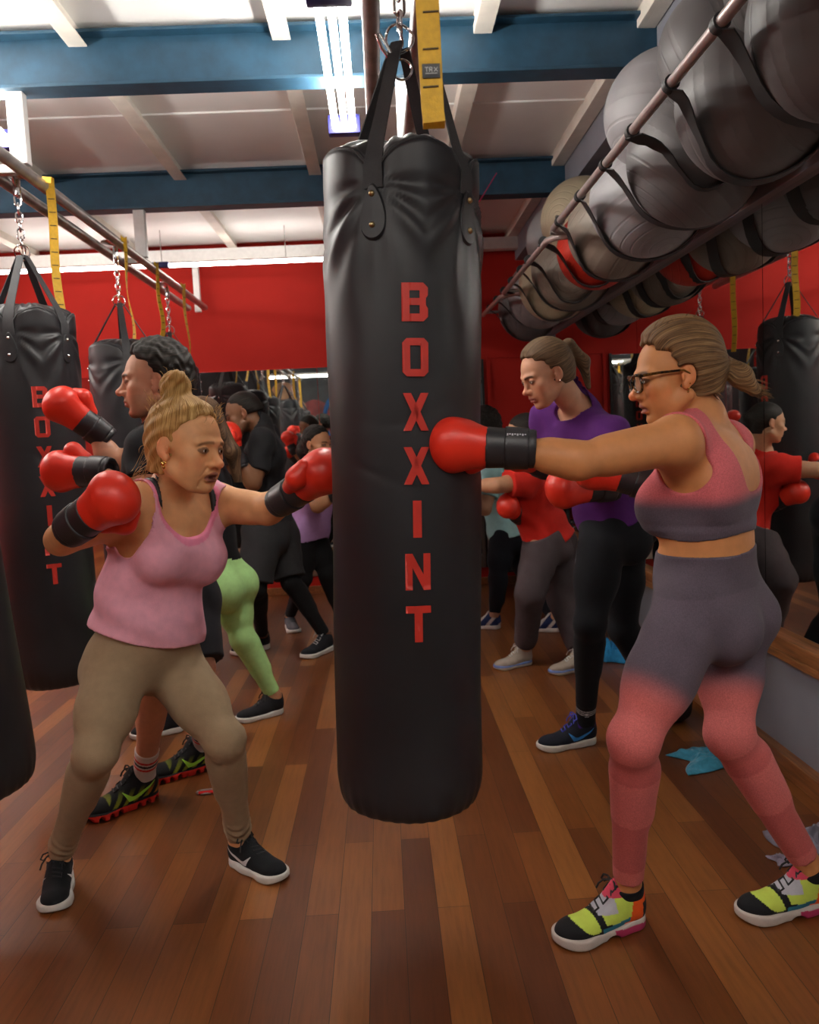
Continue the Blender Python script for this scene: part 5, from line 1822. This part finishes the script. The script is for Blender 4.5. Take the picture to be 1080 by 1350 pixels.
# ---------------------------------------------------------------- woman in purple
def woman_purple():
    J = dict(hipL=at(797, 692, 3.40), hipR=at(822, 690, 3.58), kneeL=at(778, 822, 3.28), ankL=onfloor(772, 950, .10), kneeR=at(822, 830, 3.60), ankR=onfloor(872, 928, .10),
             toeL=onfloor(722, 978, .03), toeR=onfloor(838, 950, .03), shL=at(806, 576, 3.30), shR=at(722, 556, 3.56), neck=at(768, 542, 3.46),
             elL=at(830, 628, 3.15), wrL=at(792, 642, 3.02), handL=at(750, 643, 2.98), elR=at(738, 622, 3.62), wrR=at(712, 612, 3.45), handR=at(690, 600, 3.36))
    H = Head(at(719, 493, 3.36), (-.95, -.28, -.40), up=(-.34, -.1, 1), size=1.06, nose=.95, lip=(.33, .10, .09), brow=(.05, .03, .02), flush=.3)
    p = Person(J, H, 'woman in a purple T-shirt with a ponytail, looking down behind the extended arm', (J['hipL'].x, 3.45, 0), s_=1.04, arm=1.05, leg=1.02, bust=.9, butt=1.15, h=.0075, hh=.003, skin=(.55, .27, .16),
               waist=at(795, 640, 3.45))
    p.build_body()
    p.shirt('t_shirt', col=(.085, .016, .14), sleeve=.72, wrinkle=.010, hem=.04, off=.018, h=.006, neckr=.075, label='purple T-shirt')
    p.pants('leggings', off=.005, top=.13, leg_t=(.80, .80), col=(.010, .011, .014), h=.0065)
    for sd in 'LR':
        b = p.J['ank'+sd]; ax = unit(p.J['knee'+sd]-b)
        def sc(V, b=b, ax=ax):
            t = (V-b)@ax; C = np.tile(nv(.011, .011, .013), (len(V), 1))
            for k in (.068, .078, .088): C[np.abs(t-k) < .0024] = (.45, .45, .45)
            return C
        p.sock('sock', sd, .74, BL, colfn=sc, h=.0035, label='black sock with three white lines')
    b = p.J['ankL']; q0 = project(lambda q: p.legs(q)-.005, b+nv(-.01, -.3, .048), (0, 1, 0), .6)
    if q0 is not None:
        m = MB(); c = Vector(q0-nv(*p.loc))
        for a in (-.9, -.35, .35, .9):
            dx, dz = math.sin(a)*.009, math.cos(a)*.011
            m.poly([c+Vector((0, -.002, -.004)), c+Vector((dx*.6-.003, -.002, dz*.6)), c+Vector((dx, -.002, dz)), c+Vector((dx*.6+.003, -.002, dz*.6))])
        m.box(c+Vector((0, -.001, -.008)), (.018, .002, .0015)); m.build('emblem', M_gwhite, p.root)
    def cols(Q, C):
        C = np.tile(nv(.012, .014, .022), (len(Q), 1)); C[(Q[:, 2] > .082) & (Q[:, 0] < .09)] = (.05, .015, .18); return C
    p.shoes(cols=cols, L=.27, h=.0035, swoosh=mat('blue_tick_print', (.03, .25, .65), .5), lace=(.08, .10, .62))
    p.gloves((0, .2, 1), (0, -.3, 1), sL=1.05, h=.0045)
    c = at(858-20, 0, 3.3)
    ex = Field()
    an = H.P(0, -.108, .058)
    ex.add(Cap(an, H.P(0, -.135, .060), .020, .022), .02); ex.add(Cap(H.P(0, -.135, .060), H.P(0, -.168, -.02), .026, .026), .02); ex.add(Cap(H.P(0, -.168, -.02), H.P(0, -.150, -.12), .026, .010), .02)
    add_hair(p, H, M_dbh, extra=ex, thick=.009, vol=.010, line=(.064, .084, .018, .012), nape=-.062, h=.0035, anchor=an)
    m = MB(); m.sphere(Vector(H.P(.083, -.004, -.036)-nv(*p.loc)), .0035, u=10, v=8); m.build('earring', M_chrome, p.root)
    q0 = project(lambda q: p.torsoarm(q)-.02, at(735, 578, 2.3), (0, 1, 0), 1.5)
    if q0 is not None:
        m = MB()
        for i in range(5): m.box(Vector(q0-nv(*p.loc))+Vector((.016*i-.03, -.006, 0)), (.011, .004, .012))
        m.box(Vector(q0-nv(*p.loc))+Vector((0, -.006, -.025)), (.05, .004, .006)); m.build('shirt_print', mat('dark_violet_print', (.04, .01, .08), .7), p.root)
M_dbh = hair_mat('light_brown_hair', (.03, .016, .008), (.11, .062, .03), (.24, .15, .08))
woman_purple()

# ---------------------------------------------------------------- woman in red T-shirt
def woman_red():
    J = dict(hipL=at(716, 716, 4.72), hipR=at(732, 712, 4.92), kneeL=at(699, 782, 4.60), ankL=onfloor(692, 856, .09), kneeR=at(740, 788, 4.85), ankR=onfloor(766, 862, .09),
             toeL=onfloor(655, 876, .03), toeR=onfloor(742, 880, .03), shL=at(694, 634, 4.62), shR=at(684, 622, 4.95), neck=at(690, 614, 4.78),
             elL=at(656, 640, 4.55), wrL=at(622, 640, 4.70), handL=at(606, 640, 4.82), elR=at(706, 690, 5.0), wrR=at(682, 678, 4.72), handR=at(672, 668, 4.62))
    H = Head(at(690, 572, 4.72), (-1, .0, -.12), size=.98, lip=(.3, .08, .07), brow=(.02, .012, .01))
    p = Person(J, H, 'woman in a red T-shirt and grey joggers punching behind the central bag', (J['hipL'].x, 4.8, 0), s_=.98, bust=.9, h=.0085, hh=.0045, skin=(.52, .27, .15))
    p.build_body()
    p.shirt('t_shirt', col=(.56, .022, .014), sleeve=.62, wrinkle=.010, hem=-.0, off=.020, h=.0075, label='red T-shirt')
    p.pants('joggers', off=.008, top=.08, leg_t=(.90, .90), col=(.070, .055, .060), loose=.018, wrinkle=.005, h=.0075, label='grey brown joggers')
    p.shoes(cols=shoe_cols((.42, .36, .30)), L=.25, h=.004, lace=(.6, .6, .6), kind=(lambda Q, C: np.where(((Q[:, 2:3] > .016)), nv(.18, .26, .55), nv(.55, .50, .40))))
    p.gloves((0, .2, 1), (0, 0, 1), sL=.98, h=.005)
    m = MB()
    ex = Field(); ex.add(Cap(H.P(0, -.10, .03), H.P(0, -.115, .02), .035, .035), .02)
    add_hair(p, H, M_dkhair, extra=ex, h=.005, thick=.006)
woman_red()

# ---------------------------------------------------------------- person in a pale cyan shirt
def woman_cyan():
    J = dict(hipL=at(664, 706, 5.85), hipR=at(680, 704, 6.02), kneeL=at(656, 762, 5.78), ankL=onfloor(652, 812, .09), kneeR=at(694, 766, 5.98), ankR=onfloor(732, 815, .09),
             toeL=onfloor(634, 822, .03), toeR=onfloor(712, 826, .03), shL=at(648, 624, 5.78), shR=at(652, 618, 6.10), neck=at(648, 610, 5.94),
             elL=at(640, 672, 5.7), wrL=at(612, 652, 5.7), elR=at(632, 665, 6.15), wrR=at(610, 650, 6.15))
    H = Head(at(636, 566, 5.92), (-1, .05, -.1), size=1.0, lip=(.3, .08, .07))
    p = Person(J, H, 'curly haired woman in a pale cyan shirt and black leggings, farthest right of the bag', (J['hipL'].x, 5.9, 0), h=.0095, hh=.0055, bust=.9, skin=(.45, .23, .13))
    p.build_body()
    p.shirt('shirt', col=(.34, .60, .62), sleeve=.65, wrinkle=.007, hem=.0, off=.020, h=.0085)
    p.pants('leggings', off=.005, top=.10, leg_t=(.92, .92), col=(.010, .011, .016))
    p.shoes(cols=lambda Q, C: np.where(((np.sin(Q[:, 0:1]*70+Q[:, 2:3]*60) > .5)), nv(.55, .50, .47), nv(.015, .025, .09)), L=.25, h=.0045, lace=(.6, .6, .6))
    p.gloves((0, .2, 1), (0, 0, 1), h=.006)
    add_hair(p, H, M_dkhair, thick=.020, vol=.028, bump=.006, h=.005, line=(.07, .07, .01, .0))
woman_cyan()

# ---------------------------------------------------------------- two boxers behind the viewer, seen tiny in the back mirror
def onlooker(x, y, label, skin, hairm, s_):
    # arms crossed, facing the back mirror
    V = lambda dx, dy, z: (x+dx, y+dy, z)
    J = dict(hipL=V(-.09, 0, .92), hipR=V(.09, 0, .92), kneeL=V(-.11, .03, .50), kneeR=V(.11, .03, .50), ankL=V(-.12, -.03, .09), ankR=V(.12, -.03, .09),
             toeL=V(-.15, .15, .03), toeR=V(.15, .15, .03), shL=V(-.18, 0, 1.44), shR=V(.18, 0, 1.44), neck=V(0, -.01, 1.50),
             elL=V(-.24, .08, 1.18), wrL=V(-.03, .22, 1.20), handL=V(.08, .22, 1.23), elR=V(.24, .08, 1.16), wrR=V(.04, .26, 1.14), handR=V(-.06, .27, 1.16))
    H = Head(V(0, .02, 1.64), (.05, 1, -.05), size=1.02, brow=(.02, .01, .008))
    p = Person(J, H, label, (x, y, 0), male=True, h=.012, hh=.007, skin=skin, s_=s_)
    p.build_body()
    p.shirt('shirt', col=(.50, .03, .04), sleeve=.55, wrinkle=.004, h=.011)
    p.pants('leggings', off=.006, top=.1, leg_t=(.93, .93), col=BL, h=.011)
    p.shoes(cols=shoe_cols((.3, .3, .3)), h=.007)
    p.gloves((0, 0, 1), (0, 0, 1), h=.008)
    add_hair(p, H, hairm, h=.007)
onlooker(-1.86, -2.25, 'person in a red shirt with folded gloved arms, tiny in the back mirror', (.34, .17, .09), M_dkhair, 1.0)
onlooker(-1.30, -2.6, 'second person in red seen tiny in the back mirror beside the lavender shirt', (.45, .24, .13), M_brhair, .97)
# ================================================================ exercise balls on the wall rack
def ball_mat(name, col, rough=.5):
    m = NT(name)
    wv = m.n('ShaderNodeTexWave', wave_type='RINGS', rings_direction='Z'); wv.inputs['Scale'].default_value = 9
    wv.inputs['Distortion'].default_value = 0
    m.l(m.coord(), wv.inputs['Vector'])
    nz = m.noise(4, 3, m.coord())
    d = tuple(c*.82 for c in col)+(1,); l_ = tuple(min(1, c*1.12) for c in col)+(1,)
    m.l(m.ramp(nz.outputs[0], [(.3, d), (.7, l_)]), m.b.inputs['Base Color'])
    m.set(Roughness=rough); m.b.inputs['Specular IOR Level'].default_value = .35
    rp = m.ramp(wv.outputs['Fac'], [(.0, (0, 0, 0, 1)), (.12, (1, 1, 1, 1))])
    m.bump(rp, .5, .003)
    return m.m
M_bgrey = ball_mat('grey_ball_rubber', (.105, .098, .10)); M_bsilver = ball_mat('silver_ball_rubber', (.24, .23, .24)); M_btaupe = ball_mat('taupe_ball_rubber', (.19, .155, .125))
M_bcream = ball_mat('cream_ball_rubber', (.38, .32, .22)); M_bred = ball_mat('red_ball_rubber', (.45, .025, .012))
M_bdark = ball_mat('charcoal_ball_rubber', (.062, .057, .055))
XP, ZP = .88, 2.33         # pipe of the rack
M_pink = mat('pale_steel_pipe', (.50, .42, .40), .35, metal=.7, var=.1)
rk = empty('ball_rack', (XP, 4, ZP)); tag(rk, 'long steel ball rack under the ceiling at right with black elastic straps', 'rack')
MB().tube([(0, -3.2, 0), (0, .10, 0), (.03, .16, 0), (.12, .19, 0)], .0165, 14).build('rack_pipe', M_pink, rk)
MB().tube([(.12, .17, -.02), (.03, .20, -.02), (0, .27, -.02), (0, 1.75, -.02), (.03, 1.80, -.02)], .0155, 14).build('rack_pipe', M_pink, rk)
MB().tube([(.12, 1.78, -.02), (.03, 1.84, -.02), (0, 1.92, -.02), (-.02, 2.75, -.02)], .0155, 14).build('rack_pipe', M_pink, rk)
MB().tube([(.56, -3.2, .02), (.56, 3.1, .02)], .0155, 12).build('rack_pipe', M_steel, rk)
for yy in (-2.6, .18, 1.8, 2.75):
    MB().tube([(.0, yy, 0), (.56, yy, .0)], .012, 10).build('rack_arm', M_steel, rk)
balls = [ # Y, X, Z, r, material, label
 (1.62, 0, 2.36, .25, M_bdark, 'dark ribbed exercise ball at the top right corner of the picture, nearest on the rack'),
 (1.88, 0, 2.64, .24, M_bdark, 'dark exercise ball in the upper layer at the near end, cut by the picture top'),
 (2.13, 0, 2.35, .25, M_bgrey, 'second low exercise ball from the near end, charcoal with a broad strap'),
 (2.40, 0, 2.62, .225, M_bdark, 'ribbed charcoal exercise ball in the upper layer next to the near blue beam'),
 (2.65, 0, 2.35, .25, M_bgrey, 'third low exercise ball from the near end, charcoal grey'),
 (2.95, 0, 2.62, .225, M_bgrey, 'grey exercise ball in the upper layer just past the near blue beam'),
 (3.17, 0, 2.34, .25, M_bgrey, 'fourth low exercise ball from the near end, mid grey'),
 (3.45, 0, 2.61, .25, M_bsilver, 'shiny silver exercise ball bulging above the pipe between the blue beams'),
 (3.68, 0, 2.34, .255, M_bsilver, 'fifth low exercise ball from the near end, lighter grey'),
 (4.18, 0, 2.34, .25, M_btaupe, 'taupe exercise ball just beyond the bend of the pipe'),
 (4.67, 0, 2.35, .225, M_bred, 'red exercise ball on the rack'),
 (4.93, 0, 2.57, .24, M_bcream, 'pale cream exercise ball peeking out above the red one'),
 (5.16, 0, 2.34, .25, M_btaupe, 'taupe exercise ball beyond the red one with crossed straps'),
 (5.42, 0, 2.57, .24, M_bsilver, 'small looking silver exercise ball high beyond the red one'),
 (5.66, 0, 2.34, .25, M_bcream, 'cream exercise ball with a coiled strap near the far end'),
 (6.16, 0, 2.36, .25, M_bsilver, 'silver exercise ball second from the far end'),
 (6.66, 0, 2.33, .25, M_bgrey, 'grey exercise ball at the far end of the rack'),
]
XB = lambda r: XW-.035-r
for i, (Y, X, Z, r, mm, lab) in enumerate(balls):
    X = XB(r)
    m = MB(); m.sphere((0, 0, 0), r, (1, 1, .97), 48, 32)
    b = m.build('exercise_ball', mm)
    b.location = (X, Y, Z); b.rotation_euler = (R(70+13*i), R(25*i), R(17*i))
    tag(b, lab, 'exercise ball', 'exercise balls on the rack')
    m = MB(); m.mi = 0
    m.tube([(0, 0, r*.955), (0, 0, r*.985)], .012, 12); m.build('valve', M_bdark if i % 2 else M_gwhite, b)
# elastic straps slung from the pipe under the balls
rnd = random.Random(4)
M_band = mat('black_elastic', (.012, .012, .013), .6)
for i, yy in enumerate((1.75, 2.1, 2.45, 2.82, 3.15, 3.55, 3.95, 4.35, 4.78, 5.05, 5.4, 5.75, 6.1, 6.5)):
    Y1 = yy+rnd.uniform(.15, .35)
    # follow the underside of the balls
    pts = []; sides = []
    n = 18
    for k in range(n+1):
        t = k/n
        x = XP+(.56)*t; y = yy+(Y1-yy)*math.sin(t*math.pi)*.9
        zlow = ZP-.02
        for (Y, X, Z, r, mm, lab) in balls:
            X = XB(r)
            d2 = (x-X)**2+(y-Y)**2; rr = r+.008
            if d2 < rr*rr: zlow = min(zlow, Z-math.sqrt(rr*rr-d2)*.975)
        pts.append(Vector((x, y, zlow)))
    for _ in range(3):
        q = [p.copy() for p in pts]
        for k in range(1, n): q[k].z = min(pts[k].z, (pts[k-1].z+pts[k+1].z)/2)
        pts = q
    m = MB(); m.ribbon([p-Vector((XP, 4, ZP)) for p in pts], .065, .004, (.25, 1, 0))
    m.tube([(-.0, yy-4+.02*math.cos(0)-.02, 0), (.0, yy-4+.03, 0)], .023, 12)
    m.build('elastic_strap', M_band, rk)
# print on the nearest low ball
bl = [o for o in bpy.data.objects if o.name.startswith('exercise_ball')][1]
# loose cords hanging from the rack near the corner
for i, (px, Y) in enumerate(((764, 6.6), (785, 6.0))):
    pa = at(px, 398, Y)
    o = MB().tube([(pa.x, Y, 2.25), (pa.x+.01, Y, 1.9), (pa.x+.035, Y, 1.5)], .008, 8).build('hanging_cord', mat('cream_cord', (.5, .45, .36), .7))
    tag(o, ('cream cord hanging from the far end of the ball rack, left one' if i == 0 else 'cream cord hanging beside the mirror, right one'), 'cord', 'cream cords')

# ================================================================ dumbbell rack in the far right corner
dr = empty('dumbbell_rack', (1.18, 7.2, 0)); tag(dr, 'dumbbell rack with chrome weights in the far right corner', 'rack')
for z in (.22, .48, .74):
    MB().box((0, 0, z), (.52, .30, .02), rot=Matrix.Rotation(R(14), 3, 'X'), bev=.003).build('shelf', M_black, dr)
for sx in (-.26, .26): MB().box((sx, .05, .42), (.03, .30, .84), bev=.004).build('upright', M_black, dr)
db = empty('dumbbell', (0, 0, 0))
MB().tube([(0, -.06, 0), (0, .06, 0)], .013, 12).build('handle', M_chrome, db)
for s_ in (-1, 1): MB().tube([(0, s_*.055, 0), (0, s_*.062, 0), (0, s_*.105, 0), (0, s_*.112, 0)], [.032, .038, .038, .032], 18).build('weight', M_chrome, db)
tag(db, 'chrome dumbbell on the corner rack', 'dumbbell', 'chrome dumbbells on the corner rack')
k = 0
for z, nm in ((.22, 'bottom'), (.48, 'middle'), (.74, 'top')):
    for j in range(5):
        o = db if k == 0 else copy_tree(db)
        o.location = (.98+j*.10, 7.18, z+.055); o.rotation_euler = (R(14), 0, 0)
        tag(o, '%s chrome dumbbell on the %s shelf of the corner rack' % (('first', 'second', 'third', 'fourth', 'fifth')[j], nm), 'dumbbell', 'chrome dumbbells on the corner rack'); k += 1

# ================================================================ small things on the floor
def cloth(name, c, r, h, matl, label, cat, seed=1, sx=1, sy=1, rz=0):
    rnd = random.Random(seed); n = 44
    V, F = [], []
    for i in range(n+1):
        for j in range(n+1):
            x, y = (i/n-.5)*2, (j/n-.5)*2
            e = 1+.25*math.sin(3*math.atan2(y, x)+seed)
            rr = math.hypot(x, y)
            z = h*(.55+.45*mnoise.noise(Vector((x*2.3+seed, y*2.3, 0)))+.5*abs(mnoise.noise(Vector((x*5, y*4+seed, 1)))))*max(0, 1-max(abs(x), abs(y))**3)+.004
            V.append((x*r*sx*e, y*r*sy*e, max(.003, z)))
    for i in range(n):
        for j in range(n):
            a = i*(n+1)+j; F.append((a, a+1, a+n+2, a+n+1))
    o = mesh_np(name, V, F, matl)
    md = o.modifiers.new('s', 'SOLIDIFY'); md.thickness = .004; md.offset = 1
    o.location = c; o.rotation_euler = (0, 0, rz)
    return tag(o, label, cat)
M_towel = mat('blue_towel', (.045, .28, .42), .9, var=.2, vscale=60, bump=.4, bscale=400, sheen=.3)
c = onfloor(948, 1000); cloth('towel', (c.x, c.y, 0), .13, .05, M_towel, 'turquoise towel crumpled on the floor between her legs', 'towel', 2, 1.3, .7, .2)
c = onfloor(1002, 988); cloth('towel', (min(c.x, 1.36), c.y, 0), .08, .05, M_towel, 'corner of turquoise towel beside the right leg near the skirting', 'towel', 4, .8, 1.1, .5)
c = onfloor(846, 866); cloth('towel', (min(c.x, 1.32), c.y, 0), .13, .16, mat('bright_blue_towel', (.02, .24, .5), .9, var=.2), 'bright blue cloth bunched against the wall behind the purple shirted woman', 'towel', 5, .8, .9)
c = onfloor(1074, 1118); cloth('scarf', (min(c.x, 1.38), c.y, 0), .11, .06, mat('grey_knit', (.16, .15, .19), .9, var=.2), 'grey knitted bundle on the floor at the right edge', 'clothing', 6, .9, 1)
c = onfloor(1034, 1136); cloth('scarf', (c.x, c.y, 0), .035, .02, mat('lilac_knit', (.25, .21, .28), .9, var=.2), 'small lilac grey bundle beside the right foot', 'clothing', 7, 1, .8)
# black bag by the wall
def bagf(p):
    return smin(Ell((0, 0, .09), [.17, .10, .095])(p), Ell((.05, .05, .13), [.09, .07, .06])(p), .03)+.006*np.sin(p[:, 0]*40+2*np.sin(p[:, 2]*30))*np.sin(p[:, 2]*45)
V, F = mesh_sdf(lambda p: np.maximum(bagf(p), .002-p[:, 2]), (-.25, -.2, -.02), (.25, .2, .25), .008)
c = onfloor(905, 945)
o = mesh_np('gym_bag', V, F, mat('black_nylon', (.012, .012, .014), .6, var=.3)); o.location = (1.28, c.y, 0); o.rotation_euler = (0, 0, R(80)); tag(o, 'small black gym bag slumped by the skirting behind the grey leggings', 'bag')
MB().tube([(-.12, 0, .14), (-.06, .0, .23), (.04, 0, .24), (.11, 0, .17)], .010, 8).build('handle', M_strap, o)
# orange flask by the wall
c = onfloor(822, 838)
e = empty('water_flask', (1.36, c.y, 0)); tag(e, 'orange flask with a steel cap standing by the grey wall', 'flask')
MB().lathe([(.030, 0), (.034, .01), (.034, .19), (.026, .215), (.020, .225)], seg=28).build('flask_body', mat('orange_enamel', (.42, .14, .03), .35), e)
MB().lathe([(.021, .222), (.023, .225), (.023, .265), (.019, .27)], seg=24).build('cap', M_steel, e)
# carabiner on the floor
c = onfloor(272, 1046)
e = empty('carabiner', (c.x, c.y, .008), R(8)); tag(e, 'red and steel carabiner lying on the wooden floor', 'carabiner')
MB().tube([(.036*math.cos(t)*(1.15 if math.cos(t) > 0 else 1), .017*math.sin(t), 0) for t in [2*math.pi*k/24 for k in range(24)]], .0045, 8, closed=True).build('loop', M_steel, e)
MB().tube([(-.028, -.013, .002), (.030, -.014, .002)], .0065, 8).build('gate', mat('red_anodised_metal', (.6, .02, .02), .3, metal=.6), e)
# red pull cord by the beam
pa = at(655, 228, 5.41); pb_ = at(632, 266, 5.41)
o = MB().tube([pa, pb_], .004, 6).build('pull_cord', mat('magenta_cord', (.35, .01, .08), .6)); tag(o, 'thin magenta cord hanging at the second blue beam', 'cord')
